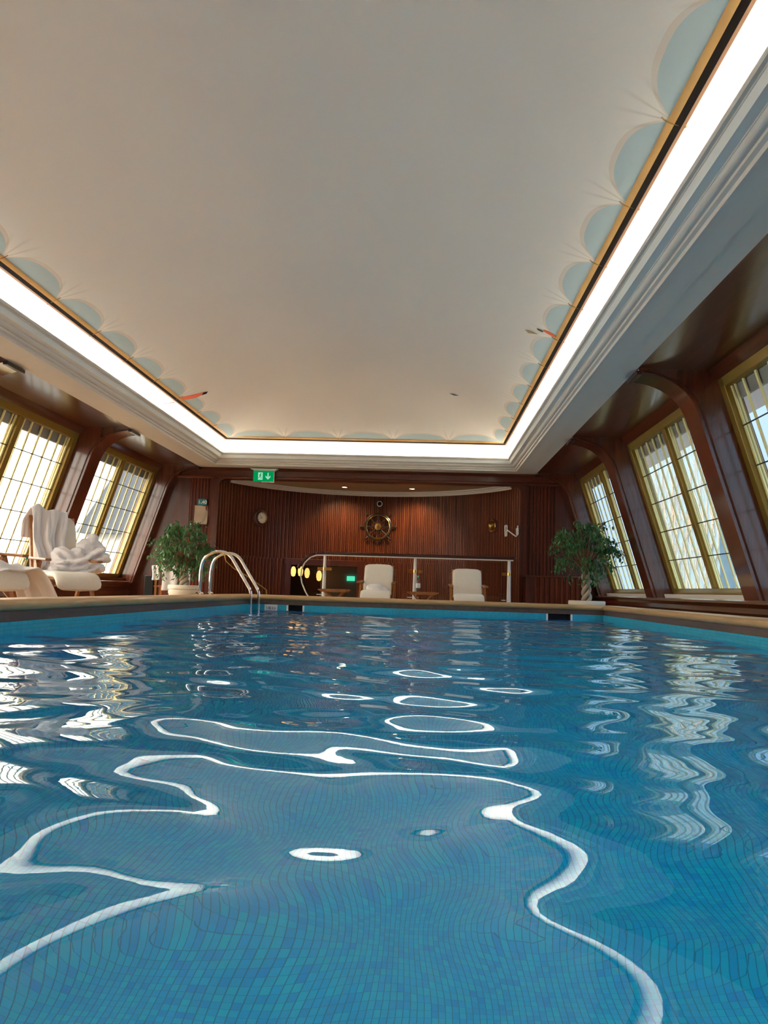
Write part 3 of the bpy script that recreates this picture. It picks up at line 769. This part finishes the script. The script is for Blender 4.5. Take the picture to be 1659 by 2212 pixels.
# ------------------------------------------------------------------ balustrade
rail = empty('balustrade', (0, 14.6, DECK)); tag(rail, 'glass balustrade with white posts and dark handrail in front of the alcove', 'balustrade')
zr = .955-DECK
loop = [(1.66, zr), (0, zr), (-1.9, zr), (-2.06, zr-.005), (-2.18, zr-.05), (-2.28, zr-.15), (-2.34, zr-.28), (-2.35, zr-.41), (-2.32, zr-.55), (-2.25, zr-.70), (-2.17, zr-.83), (-2.09, zr-.95), (-2.05, 0.0)]
q = MB()
def flat_band(q, pts, w, t, dz=0):
    for a, b in zip(pts[:-1], pts[1:]):
        d = (Vector((b[0]-a[0], 0, b[1]-a[1]))).normalized()*.003
        q.bar((a[0], 0, a[1]+dz)-d if False else Vector((a[0], 0, a[1]+dz))-d, Vector((b[0], 0, b[1]+dz))+d, w, t, (0, 0, 1) if abs(d.x) > abs(d.z)*.05 else (1, 0, 0))
flat_band(q, loop, .05, .022); q.build('rail_band', M_RAILW, rail)
hrp = [(1.69, zr), (0, zr), (-1.9, zr), (-2.07, zr-.005), (-2.20, zr-.06), (-2.31, zr-.17), (-2.375, zr-.28)]
q = MB()
for i in range(len(hrp)-1):
    a, b = hrp[i], hrp[i+1]; nrm = Vector((-(b[1]-a[1]), 0, b[0]-a[0])).normalized()
    if nrm.z < 0: nrm = -nrm
    if i >= 3: nrm = Vector((-abs(nrm.x), 0, abs(nrm.z)))
    t_ = .036 if i < 4 else .028
    q.bar(Vector((a[0], 0, a[1]))+nrm*.04, Vector((b[0], 0, b[1]))+nrm*.04, .085, .055, nrm)
q.build('handrail', M_RAILD, rail, bevel=.01)
for x in (-1.90, -.18, 1.585):
    p_ = MB().lathe([(.045, 0), (.045, .015), (.036, .02), (.040, .25), (.034, .6), (.027, zr-.01)], 16, (x, 0, 0)).build('post', M_RAILW, rail)
    c = MB(); c.lathe([(.036, 0), (.036, .055)], 16, (x, 0, zr-.285))
    x0 = x-.135 if x > -2 else x; x1 = x+.135 if x < 1.5 else x
    c.box(x0, x1, -.022, -.012, zr-.29, zr-.23); c.build('glass_clamp', M_BRASS, p_)
    c = MB(); c.box(x0, x1-.06, -.02, .0, .30, .315); c.build('lower_clip', M_RAILW, p_)
for a, b in ((-1.80, -.26), (-.10, 1.52)):
    MB().box(a, b, -.006, .006, .10, zr-.05).build('glass_panel', M_GPANEL, rail, smooth=0)
poly = [(-1.98, zr-.04), (-2.08, zr-.06), (-2.2, zr-.14), (-2.28, zr-.28), (-2.3, zr-.41), (-2.27, zr-.55), (-2.2, zr-.70), (-2.12, zr-.83), (-1.98, zr-.9)]
MB().prism([(x, -.006, z) for x, z in poly], (0, .012, 0)).build('glass_panel', M_GPANEL, rail, smooth=0)
# sconces and far exit light in the stairwell
for (x, z), lab in zip(((-3.30, .72), (-3.12, .73), (-2.95, .69), (-2.55, .62)), (
        'glowing orange wall sconce in the stairwell, leftmost of the row', 'glowing orange wall sconce in the stairwell, second from the left',
        'glowing orange wall sconce in the stairwell, third from the left', 'glowing orange wall sconce in the stairwell, lowest and nearest the white post')):
    o = empty('wall_sconce', (x, 19.3 if x < -2.6 else 18.6, z)); tag(o, lab, 'wall light', 'stairwell sconces')
    MB().lathe([(.0001, -.13), (.045, -.11), (.065, -.03), (.065, .04), (.04, .11), (.0001, .13)], 16).build('shade', M_SCONCE, o)
    MB().box(-.02, .02, .05, 1.2, -.03, .03).build('bracket', M_DBRASS, o)
o = empty('far_exit_sign', (-1.80, 18.88, .58)); tag(o, 'small green glowing exit sign seen through the balustrade glass', 'exit sign')
MB().box(-.10, .10, -.03, .02, -.06, .06).build('panel', M_EXITF, o, bevel=.012)
MB().box(-.11, .11, .02, .04, -.07, .07).build('backing', M_BLACK, o)

# ------------------------------------------------------------------ pool ladder
lad = empty('pool_ladder', (-3.05, 10.65, DECK)); tag(lad, 'polished steel pool ladder with two curved handrails at the far left corner', 'pool ladder')
def arcpts(p0, p1, p2, n=8):
    return [(p0[0]*(1-t)**2+p1[0]*2*t*(1-t)+p2[0]*t*t, p0[1]*(1-t)**2+p1[1]*2*t*(1-t)+p2[1]*t*t) for t in [i/n for i in range(n+1)]]
def ladder_rail(y):
    pts = [(-.005, DECK), (.0, .50)] + arcpts((.005, .55), (.02, .77), (.24, .785), 8) + arcpts((.25, .785), (.38, .785), (.45, .66), 6) + [(.66, .33)] + arcpts((.68, .30), (.71, .25), (.71, .18), 5) + [(.71, .05), (.71, -1.0)]
    return [(x, y, z-DECK) for x, z in pts]
for dy in (-.26, .24):
    MB().tube(ladder_rail(dy), .0215, 14).build('handrail', M_CHROME, lad)
    MB().lathe([(.055, .305), (.055, .315), (.03, .33), (.0215, .33)], 18, (0, dy, 0)).build('base_flange', M_CHROME, lad)
for z in (-.32, -.62, -.92):
    MB().box(.67, .75, -.25, .23, z-DECK-.015, z-DECK+.015).build('step', M_CHROME, lad, bevel=.005)
# slim curved brass handrail on the end wall behind the ladder
o = tag(MB().tube([(-3.93, 14.9, .95), (-3.88, 14.88, .80), (-3.72, 14.86, .66), (-3.45, 14.85, .52), (-3.2, 14.85, .36), (-3.05, 14.85, .26), (-3.0, 14.85, DECK)], .011, 8).build('wall_handrail', M_DBRASS), 'thin curved brass handrail behind the pool ladder', 'handrail')

# ------------------------------------------------------------------ deck chairs
def chair(name, label, loc, rz, back=(.30, .62), seat=.36, droop=True, zs=1.0, group=None, foot=False):
    o = empty(name, loc, rz); tag(o, label, 'deck chair', group)
    bl, bh = back            # back run (backwards) and rise
    w = .26
    for s_ in (-1, 1):
        x = s_*(w+.025)
        MB().bar((x, -.34, 0), (x, .02, seat+.20), .028, .055, (0, 1, 0)).build('leg', M_CHAIR, o)
        MB().bar((x-s_*.03, .30, 0), (x-s_*.03, -.02, seat+.20), .028, .05, (0, 1, 0)).build('leg', M_CHAIR, o)
        MB().bar((x, -.34, seat+.205), (x, .34, seat+.235), .065, .028).build('armrest', M_CHAIR, o, bevel=.008)
    q = MB()
    for s_ in (-1, 1): q.bar((s_*w, -.34, seat-.06), (s_*w, .26, seat-.09), .035, .05)
    for y in (-.32, -.1, .12): q.bar((-w, y, seat-.07), (w, y, seat-.07), .06, .02)
    q.build('seat_frame', M_CHAIR, o)
    q = MB()
    for s_ in (-1, 1): q.bar((s_*w*.92, .20, seat-.12), (s_*w*.92, .24+bl, seat+bh-.02), .035, .04, (0, 1, 0))
    for t in (.25, .5, .75, .98): q.bar((-w*.92, lerp(.22, .24+bl, t), lerp(seat-.05, seat+bh-.04, t)), (w*.92, lerp(.22, .24+bl, t), lerp(seat-.05, seat+bh-.04, t)), .05, .02)
    q.build('back_frame', M_CHAIR, o)
    # one long cushion: droop - seat - back
    path = ([(-.50, seat-.135), (-.47, seat-.06), (-.42, seat-.01)] if droop else []) + [(-.36, seat+.015), (-.2, seat+.015), (.05, seat), (.14, seat-.01), (.19, seat+.03)]
    path += [(lerp(.205, .215+bl, t), lerp(seat+.08, seat+bh, t)) for t in (0, .2, .4, .6, .8, 1)]
    def cush(name_, path, th=.075, hw=.25):
        q = MB(); n_ = len(path); m_ = 14; vs = []
        for i, (y, z) in enumerate(path):
            a = path[max(i-1, 0)]; b = path[min(i+1, n_-1)]; d = Vector((b[0]-a[0], b[1]-a[1])).normalized(); nr = Vector((-d.y, d.x))
            e_ = .55 if i in (0, n_-1) else (.9 if i in (1, n_-2) else 1)
            for j in range(m_):
                t = 2*PI*j/m_; cx_ = math.copysign(abs(math.cos(t))**.35, math.cos(t)); cz = math.copysign(abs(math.sin(t))**.6, math.sin(t))
                h = th*e_*(.5+.5*cz); vs.append((hw*cx_*(1 if e_ > .6 else .97), y+nr.x*h, z+nr.y*h))
        fs = [(i*m_+j, i*m_+(j+1) % m_, (i+1)*m_+(j+1) % m_, (i+1)*m_+j) for i in range(n_-1) for j in range(m_)]
        fs += [tuple(reversed(range(m_))), tuple((n_-1)*m_+j for j in range(m_))]
        q.add(vs, fs); return q.build(name_, M_CUSH, o, smooth=60, subsurf=1)
    k = 8 if droop else 5
    cush('seat_cushion', path[:k]); cush('back_cushion', path[k-1:])
    return o
chair('deck_chair', 'cream cushioned teak deck chair with a white towel on its seat before the balustrade', (-.79, 13.0, DECK), 0, (.22, .53), .34)
chair('deck_chair', 'empty cream cushioned teak deck chair at the right end of the balustrade', (.73, 13.0, DECK), 0, (.22, .51), .325)
LC = (-4.08, 8.5, DECK); LA = math.radians(47)
ch3 = chair('deck_chair', 'teak deck chair heaped with white robes and towels by the left windows', LC, LA, (.18, .74), .44)
LC2 = (-4.14, 6.9, DECK); LA2 = math.radians(60)
ch4 = chair('deck_chair', 'teak deck chair at the left edge with a robe over its foot', LC2, LA2, (.2, .74), .44)

def side_table(label, loc, rz=0., h=.42):
    o = empty('side_table', loc, rz); tag(o, label, 'side table', 'teak side tables')
    q = MB()
    for i in range(6): q.box(-.20, .20, -.20+i*.0675, -.20+i*.0675+.060, h-.022, h)
    q.box(-.21, .21, -.215, -.20, h-.05, h+.0); q.box(-.21, .21, .20, .215, h-.05, h)
    q.add([(-.21, -.2, h-.05), (-.27, -.2, h-.022), (-.27, .2, h-.022), (-.21, .2, h-.05), (-.2, -.2, h), (-.27, -.2, h-.005), (-.27, .2, h-.005), (-.2, .2, h)], [(0,1,2,3),(4,7,6,5),(0,4,5,1),(1,5,6,2),(2,6,7,3),(3,7,4,0)])
    q.add([(.21, -.2, h-.05), (.27, -.2, h-.022), (.27, .2, h-.022), (.21, .2, h-.05), (.2, -.2, h), (.27, -.2, h-.005), (.27, .2, h-.005), (.2, .2, h)], [(0,3,2,1),(4,5,6,7),(0,1,5,4),(1,2,6,5),(2,3,7,6),(3,0,4,7)])
    q.build('table_top', M_CHAIR, o, smooth=20)
    for y in (-.17, .17):
        for s_ in (-1, 1): MB().bar((-s_*.17, y+s_*.015, 0), (s_*.17, y+s_*.015, h-.03), .03, .035, (0, 1, 0)).build('leg', M_CHAIR, o)
    return o
side_table('small teak side table with crossed legs below the curved end of the balustrade', (-1.53, 13.25, DECK))
side_table('small teak side table with crossed legs holding a bottle between the two far chairs', (-.02, 13.25, DECK))
side_table('small teak side table between the two left deck chairs, mostly hidden by the trailing robe', (-4.18, 7.78, DECK), .8)

def bottle(label, loc, s=1.):
    o = empty('water_bottle', loc); tag(o, label, 'bottle'); o.scale = (s, s, s)
    MB().lathe([(.030, 0), (.034, .008), (.034, .07), (.032, .085), (.034, .10), (.034, .14), (.030, .165), (.016, .195), (.013, .205), (.013, .215)], 20).build('body', M_BOTTLE, o)
    MB().lathe([(.0345, .055), (.0345, .125)], 20).build('wrapper', M_LETTER, o)
    MB().lathe([(.0150, .213), (.0150, .235), (.0001, .237)], 16).build('cap', M_PETG, o)
    return o
bottle('clear water bottle with pale label standing on the far side table', (-.105, 13.2, DECK+.42), 1.15)
bottle('clear water bottle with green cap beside the robe heaped left chair', (-4.12, 7.78, DECK+.42), 1.0)

# soft goods ------------------------------------------------------------
def soft(name, label, blobs, loc, rz, voxel=.02, fold=.012, freq=38., fdir=(1, .3, .5), cat='towel', group=None, seed=0, mat=None):
    bm = bmesh.new()
    for (x, y, z, a, b, c_, rx, ry, rz_) in blobs:
        Mm = Matrix.Translation((x, y, z)) @ Matrix.Rotation(rz_, 4, 'Z') @ Matrix.Rotation(ry, 4, 'Y') @ Matrix.Rotation(rx, 4, 'X') @ Matrix.Diagonal((a, b, c_, 1))
        bmesh.ops.create_icosphere(bm, subdivisions=3, radius=1, matrix=Mm)
    me = bpy.data.meshes.new('tmp'); bm.to_mesh(me); bm.free()
    t = bpy.data.objects.new('tmp', me); COL.objects.link(t)
    r_ = t.modifiers.new('r', 'REMESH'); r_.mode = 'VOXEL'; r_.voxel_size = voxel
    s_ = t.modifiers.new('s', 'SMOOTH'); s_.factor = .5; s_.iterations = 2
    dg = bpy.context.evaluated_depsgraph_get(); me2 = bpy.data.meshes.new_from_object(t.evaluated_get(dg))
    bpy.data.objects.remove(t); bpy.data.meshes.remove(me)
    fd = Vector(fdir); nrm = [v.normal.copy() for v in me2.vertices]
    for v, n_ in zip(me2.vertices, nrm):
        p_ = v.co; w = noise.noise_vector(p_*3.1+Vector((seed, 0, 0)))
        ph = (p_+w*.11).dot(fd)*freq
        v.co = p_ + n_*(fold*(1-abs(math.sin(ph))**.6*1.0) + .010*noise.noise(p_*9+Vector((0, seed, 0))))
    me2.name = name; me2.materials.clear(); me2.materials.append(mat or M_TOWEL); me2.shade_smooth()
    o = bpy.data.objects.new(name, me2); COL.objects.link(o); o.location = loc; o.rotation_euler = (0, 0, rz)
    sb = o.modifiers.new('sub', 'SUBSURF'); sb.levels = 1; sb.render_levels = 1
    tag(o, label, cat, group); return o
def drape(name, label, fn, nu, nv, loc, rz, cat='robe', th=.012):
    q = MB(); q.grid(fn, nu, nv); o = q.build(name, M_TOWEL, smooth=180)
    s_ = o.modifiers.new('solid', 'SOLIDIFY'); s_.thickness = th; s_.offset = 1
    sb = o.modifiers.new('sub', 'SUBSURF'); sb.levels = 1; sb.render_levels = 1
    o.location = loc; o.rotation_euler = (0, 0, rz); tag(o, label, cat); return o
# towel on far chair
soft('towel', 'crumpled white towel lying on the seat of the far deck chair', [(.02, -.22, .44, .17, .13, .085, 0, .15, .2), (.12, -.20, .41, .12, .13, .05, 0, .25, 0), (-.08, -.22, .45, .09, .11, .07, 0, 0, 0)], (-.79, 13.0, DECK), 0, .016, .008, 55, seed=3)
# robe hung over the back of the left chair (chair-local coordinates)
def back_pt(t): return (lerp(.205, .395, t), lerp(.52, 1.18, t))     # y,z along the cushion
def robe_fn(u, v):
    # v: 0 low front .. .78 top edge .. 1 hanging behind; u across the back
    x = lerp(-.32, .12, u); top = max(0., 1-abs(v-.78)/.22)
    if v < .78:
        y, z = back_pt(lerp(-.02, 1.0, v/.78)); off = -.115
    else:
        t = (v-.78)/.22; y, z = back_pt(1.0-.42*t); off = lerp(-.115, .10, min(1, t*2.2))
    am = (1-.75*top)
    fo_ = (.030*math.sin(u*13+1.3*math.sin(v*4)+.5) + .018*math.sin(u*27+v*6) + .010*math.sin(u*46-v*9))*am
    hood = .055*math.exp(-((u-.18)/.16)**2)*top
    return (x*(1-.12*(1-v)) + .05*(1-v)*math.sin(u*4+1) + .015*math.sin(v*11), y+off-.010-fo_*(1 if v < .78 else -.4), z + .055*top**.5 + hood + .012*math.sin(u*12)*top)
drape('bathrobe', 'white bathrobe draped over the back of the left deck chair', robe_fn, 48, 40, LC, LA)
heap = []
for pth, hw in (([(-.18,.50),(-.05,.485),(.10,.49),(.24,.53),(.37,.60),(.40,.54)], .20), ([(-.10,.560),(.04,.550),(.18,.575),(.31,.645),(.44,.72),(.47,.66)], .18), ([(-.04,.63),(.10,.63),(.22,.675),(.33,.75),(.44,.80)], .16)):
    for a, b in zip(pth[:-1], pth[1:]):
        for t in (0, .33, .67):
            x, z = lerp(a[0], b[0], t), lerp(a[1], b[1], t); heap.append((x, .02, z, .075, hw, .034, 0, -math.atan2(b[1]-a[1], b[0]-a[0]) if b[0]-a[0] > .05 else 0, 0))
heap += [(.06, .05, .72, .13, .13, .06, .2, .5, .3), (-.02, .06, .70, .09, .10, .10, 0, .3, 0), (.26, .05, .83, .11, .10, .07, .2, -.75, .4), (.34, .03, .90, .05, .07, .085, .1, .2, 0), (.40, .05, .84, .07, .08, .06, 0, .5, 0), (.16, .03, .74, .08, .12, .06, .1, -.5, 0)]
soft('towel', 'heap of thick white towels piled on the seat of the left deck chair', heap, LC, LA, .013, .016, 34, (.6, .2, 1), seed=11)
soft('towel', 'thin white towel spread on the front of the left deck chair seat', [(.08, -.20, .475, .22, .10, .025, 0, 0, .1), (.20, -.24, .48, .10, .05, .03, 0, 0, .2)], LC, LA, .014, .008, 50, seed=5)
# robe over the foot of the leftmost chair
def robe2(u, v):
    y = lerp(.10, -.52, u); t = max(0, (v-.5)/.5)
    if v < .5: x = lerp(-.10, .34, v/.5); z = .545 + .03*math.sin(u*11+v*7) + .02*math.sin(v*13) - .04*max(0, (u-.75)/.25)
    else: x = .34 + .10*math.sin(t*PI/2) + .05*t; z = .545 - .50*t**1.2 - .04*max(0, (u-.75)/.25)
    k = t*(1-.2*t)
    return (x + k*(.045*math.sin(u*19+1+v*3)+.02*math.sin(u*37)), y*(1+.15*t) - .10*t + .02*math.sin(v*9+u*5), z)
drape('bathrobe', 'white bathrobe trailing off the front of the leftmost deck chair', robe2, 44, 40, LC2, LA2)

# towel chair behind the left plant: wooden chair back with towels
o = empty('wooden_chair', (-4.25, 12.9, DECK), .15); tag(o, 'brown wooden chair with towels over its back behind the left fig tree', 'chair')
for sx1 in (-.24, .24):
    MB().bar((sx1, -.22, 0), (sx1, -.27, .66), .035, .035, (1, 0, 0)).build('leg', M_CHAIR, o); MB().bar((sx1, .22, 0), (sx1, .22, .38), .035, .035, (1, 0, 0)).build('leg', M_CHAIR, o)
MB().box(-.27, .27, -.25, .25, .36, .39).build('seat', M_CHAIR, o)
MB().bar((-.29, -.27, .655), (.27, -.27, .70), .04, .05, (0, 0, 1)).build('top_rail', M_CHAIR, o, bevel=.008)
def tow(x0, x1, l_):
    def fn(u, v):
        x = lerp(x0, x1, u); s_ = v*2-1
        return (x + .012*math.sin(v*9), -.27-.04*s_*1.0-.012*math.sin(u*9), .735+.08*(x) - l_*abs(s_)**1.3 - .0*u)
    return fn
drape('towel', 'narrow white towel hanging on the left of the wooden chair back', tow(-.30, -.19, .24), 8, 24, (-4.25, 12.9, DECK), .15, 'towel')
drape('towel', 'long white towel hanging over the middle of the wooden chair back', tow(-.14, .10, .42), 16, 24, (-4.25, 12.9, DECK), .15, 'towel')
drape('towel', 'white towel with curled edge at the right of the wooden chair back', tow(.16, .31, .38), 12, 24, (-4.25, 12.9, DECK), .15, 'towel')
# black box in the dark corner
o = empty('floor_box', (-5.02, 14.0, DECK)); tag(o, 'narrow black floor box in the dark corner beside the left fig tree', 'box')
MB().box(-.09, .09, -.12, .12, 0, .56).build('cabinet', M_BLACK, o, bevel=.01)
MB().box(-.075, .075, -.128, -.119, .04, .52).build('grille', M_BLACK, o)

# ------------------------------------------------------------------ braided fig trees
def fig(label, loc, pot_h, rim_r, crown, trunk, seed, lean=0.):
    rg = random.Random(seed); o = empty('potted_fig_tree', loc); tag(o, label, 'potted tree', 'weeping figs at the pool end')
    z1 = pot_h
    pot = MB().lathe([(rim_r*.62, 0), (rim_r*.80, z1*.55), (rim_r*.92, z1-.17), (rim_r*.94, z1-.135), (rim_r*.97, z1-.125), (rim_r*.97, z1-.09), (rim_r*.93, z1-.08), (rim_r*.93, z1-.07), (rim_r, z1-.06), (rim_r*1.01, z1-.02), (rim_r*.98, z1), (rim_r*.86, z1), (rim_r*.84, z1-.06)], 40, top=False).build('pot', M_POT, o, smooth=40)
    MB().lathe([(rim_r*.85, z1-.045), (rim_r*.4, z1-.035), (.0001, z1-.03)], 24).build('soil', M_SOIL, o)
    (cz, rx, rz_), tz = crown, trunk
    for k in range(3):
        pts = []; rs = []
        for i in range(29):
            t = i/28; a = 2*PI*(k/3 + 1.35*t); rad = .052*(1-.25*t)
            pts.append((lean*t + rad*math.cos(a), rad*math.sin(a), lerp(z1-.05, tz, t))); rs.append(.034*(1-.28*t))
        MB().tube(pts, rs, 10).build('trunk_strand', M_BARK, o)
    tw = MB(); lv = MB(); top = Vector((lean, 0, tz-.04)); C0 = Vector((lean*1.2, 0, cz))
    tips = []
    for i in range(64):
        while True:
            d = Vector((rg.uniform(-1, 1), rg.uniform(-1, 1), rg.uniform(-.75, 1)))
            if .35 < d.length < 1: break
        d.normalize(); d *= rg.uniform(.72, 1.0)
        end = C0 + Vector((d.x*rx, d.y*rx, d.z*rz_)); mid = top.lerp(end, .5) + Vector((0, 0, .10+.1*rg.random())); drop = end + Vector((d.x*.05, d.y*.05, -.08-.06*rg.random()))
        pts = [top, top.lerp(mid, .5)+Vector((rg.uniform(-.02, .02), rg.uniform(-.02, .02), .03)), mid, mid.lerp(end, .6)+Vector((0, 0, .03)), end, drop]
        tw.tube(pts, [.010, .008, .006, .0045, .003, .002], 5); tips.append(pts)
    tw.build('branch', M_TWIG, o, fix=False)
    for pts in tips:
        for k in range(32):
            s_ = rg.uniform(.40, 1.0)*5; i = min(int(s_), 4); p_ = Vector(pts[i]).lerp(Vector(pts[i+1]), s_-i)
            p_ = p_ + Vector((rg.gauss(0, .035), rg.gauss(0, .035), rg.gauss(0, .03)))
            ln_ = rg.uniform(.055, .088); w = ln_*.42
            ang = rg.uniform(0, 2*PI); tilt = rg.uniform(-.1, 1.25)
            d = Vector((math.cos(ang)*math.sin(PI/2-tilt*.8), math.sin(ang)*math.sin(PI/2-tilt*.8), -math.sin(tilt)*1.0-.25)).normalized()
            sd = d.cross(Vector((rg.uniform(-.4, .4), rg.uniform(-.4, .4), 1))).normalized(); up = sd.cross(d)
            c1 = p_ + d*ln_*.35; c2 = p_ + d*ln_*.72 - up*.004; e_ = p_ + d*ln_ - up*.010
            lv.add([p_, c1+sd*w/2+up*.008, c2+sd*w*.36+up*.004, e_, c2-sd*w*.36+up*.004, c1-sd*w/2+up*.008, c1, c2], [(0, 6, 1), (1, 6, 7, 2), (2, 7, 3), (0, 5, 6), (5, 4, 7, 6), (4, 3, 7)])
    lv.build('foliage', M_LEAF, o, fix=False, smooth=0)
    return o
fig('braided weeping fig tree in an ivory pot beside the pool ladder on the left', (-3.72, 11.85, DECK), .41, .252, (.99, .50, .47), .70, 5, -.03)
fig('braided weeping fig tree in an ivory pot at the right corner of the pool', (2.46, 11.85, DECK), .365, .272, (1.15, .53, .50), .80, 9, -.02)

# ------------------------------------------------------------------ outside the windows
q = MB(); q.box(-17.2, -10.5, 38, 48, -4, 2.8)
hs = q.build('house', M_HOUSE)
tag(hs, 'pale house with slate roof outside the left windows', 'house')
MB().prism([(-17.5, 37.6, 2.7), (-10.2, 37.6, 2.7), (-13.9, 37.6, 8.8)], (0, 10.8, 0)).build('roof', M_ROOF, hs)
iv = tag(MB().box(7.6, 8.0, 20.3, 27.5, -3, 9.5).build('outside_wall', M_IVYW), 'pale wall overgrown with bare vines outside the right windows', 'wall')
rg = random.Random(4)
q = MB()
for i in range(110):
    y = rg.uniform(20.4, 27.4); z = rg.uniform(-2.5, 3); pts = []; dy = rg.uniform(-.25, .25)
    for k in range(9): pts.append((7.57, min(max(y, 20.3), 27.5), z)); y += dy*.6+rg.uniform(-.22, .22); z += rg.uniform(.15, .6)
    q.tube(pts, [.011*(1-.08*k) for k in range(9)], 4)
q.build('vine', M_VINE, iv, fix=False)
tag(MB().box(-40, 60, -20, 60, -4.2, -4.0).build('ground', M_GROUND), 'pale open ground outside the pool hall', 'ground', kind='structure')

# ------------------------------------------------------------------ light
w = bpy.data.worlds.new('sky'); S.world = w; w.use_nodes = True; nt = w.node_tree; nt.nodes.clear()
out = nt.nodes.new('ShaderNodeOutputWorld'); bg = nt.nodes.new('ShaderNodeBackground'); tc = nt.nodes.new('ShaderNodeTexCoord')
sp_ = nt.nodes.new('ShaderNodeSeparateXYZ'); nt.links.new(tc.outputs['Generated'], sp_.inputs[0])
mr = nt.nodes.new('ShaderNodeMapRange'); mr.inputs['From Min'].default_value = .1; mr.inputs['From Max'].default_value = -.6; mr.interpolation_type = 'SMOOTHSTEP'
nt.links.new(sp_.outputs[0], mr.inputs['Value'])
c = mixc(nt, mr.outputs[0], (.27, .375, .50), (2.4, 2.15, 1.8))
zr2 = nt.nodes.new('ShaderNodeMapRange'); zr2.inputs['From Min'].default_value = .25; zr2.inputs['From Max'].default_value = .95; zr2.inputs['To Min'].default_value = 1.0; zr2.inputs['To Max'].default_value = 8.0
nt.links.new(sp_.outputs[2], zr2.inputs['Value']); nt.links.new(c, bg.inputs['Color']); nt.links.new(zr2.outputs[0], bg.inputs['Strength'])
nt.links.new(bg.outputs[0], out.inputs['Surface'])
# cove lamps hidden in the trough behind the cornice lip
def area(name, loc, sx1, sy1, energy, col, rot):
    l_ = bpy.data.lights.new(name, 'AREA'); l_.shape = 'RECTANGLE'; l_.size = sx1; l_.size_y = sy1; l_.energy = energy; l_.color = col
    o = bpy.data.objects.new(name, l_); COL.objects.link(o); o.location = loc; o.rotation_euler = rot; return o
CW = (1, .88, .75); PWM = 7.5
ly = CF-CN; lx = CR-CL; dd = .028; zz = 2.845; tl = math.radians(36)
area('cove_lamp', (CR+dd, (CF+CN)/2, zz), .03, ly, PWM*ly, CW, (PI, tl, 0))
area('cove_lamp', (CL-dd, (CF+CN)/2, zz), .03, ly, PWM*ly, CW, (PI, -tl, 0))
area('cove_lamp', ((CL+CR)/2, CF+dd, zz), lx, .03, PWM*lx, CW, (PI-tl, 0, 0))
area('cove_lamp', ((CL+CR)/2, CN-dd, zz), lx, .03, PWM*lx, CW, (PI+tl, 0, 0))
# window portals guide sky sampling
for side in (1, -1):
    for ya, yb in spans:
        o = area('sky_portal', (sx_(side, xin(1.5)+.60), (ya+yb)/2, 1.5), yb-ya, 2.4, 1, (1, 1, 1), (0, 0, 0))
        nrm = Vector((-side, 0, -LEAN*1.0)).normalized()
        o.rotation_euler = nrm.to_track_quat('-Z', 'Y').to_euler()
        # make local X run along the wall
        zc = -nrm; xc = Vector((0, 1, 0)); yc = zc.cross(xc); o.matrix_world = Matrix.Translation(o.location) @ Matrix((xc, yc, zc)).transposed().to_4x4()
        o.data.cycles.is_portal = True
l_ = bpy.data.lights.new('stairwell_fill', 'POINT'); l_.energy = 4; l_.color = (1, .75, .5); l_.shadow_soft_size = .1  # added weak fill light for the stairwell, no lamp fitting there
lo = bpy.data.objects.new('stairwell_fill', l_); COL.objects.link(lo); lo.location = (-1.7, 18.0, 1.3)

# ------------------------------------------------------------------ view
S.view_settings.view_transform = 'Standard'; S.view_settings.look = 'None'; S.view_settings.gamma = 1; S.view_settings.use_curve_mapping = False
S.view_settings.exposure = 1.4
cy = S.cycles
cy.use_denoising = True; cy.max_bounces = 14; cy.diffuse_bounces = 6; cy.glossy_bounces = 6; cy.transmission_bounces = 8; cy.transparent_max_bounces = 16
cy.sample_clamp_indirect = 8.0; cy.caustics_refractive = True; cy.caustics_reflective = True; cy.blur_glossy = .3
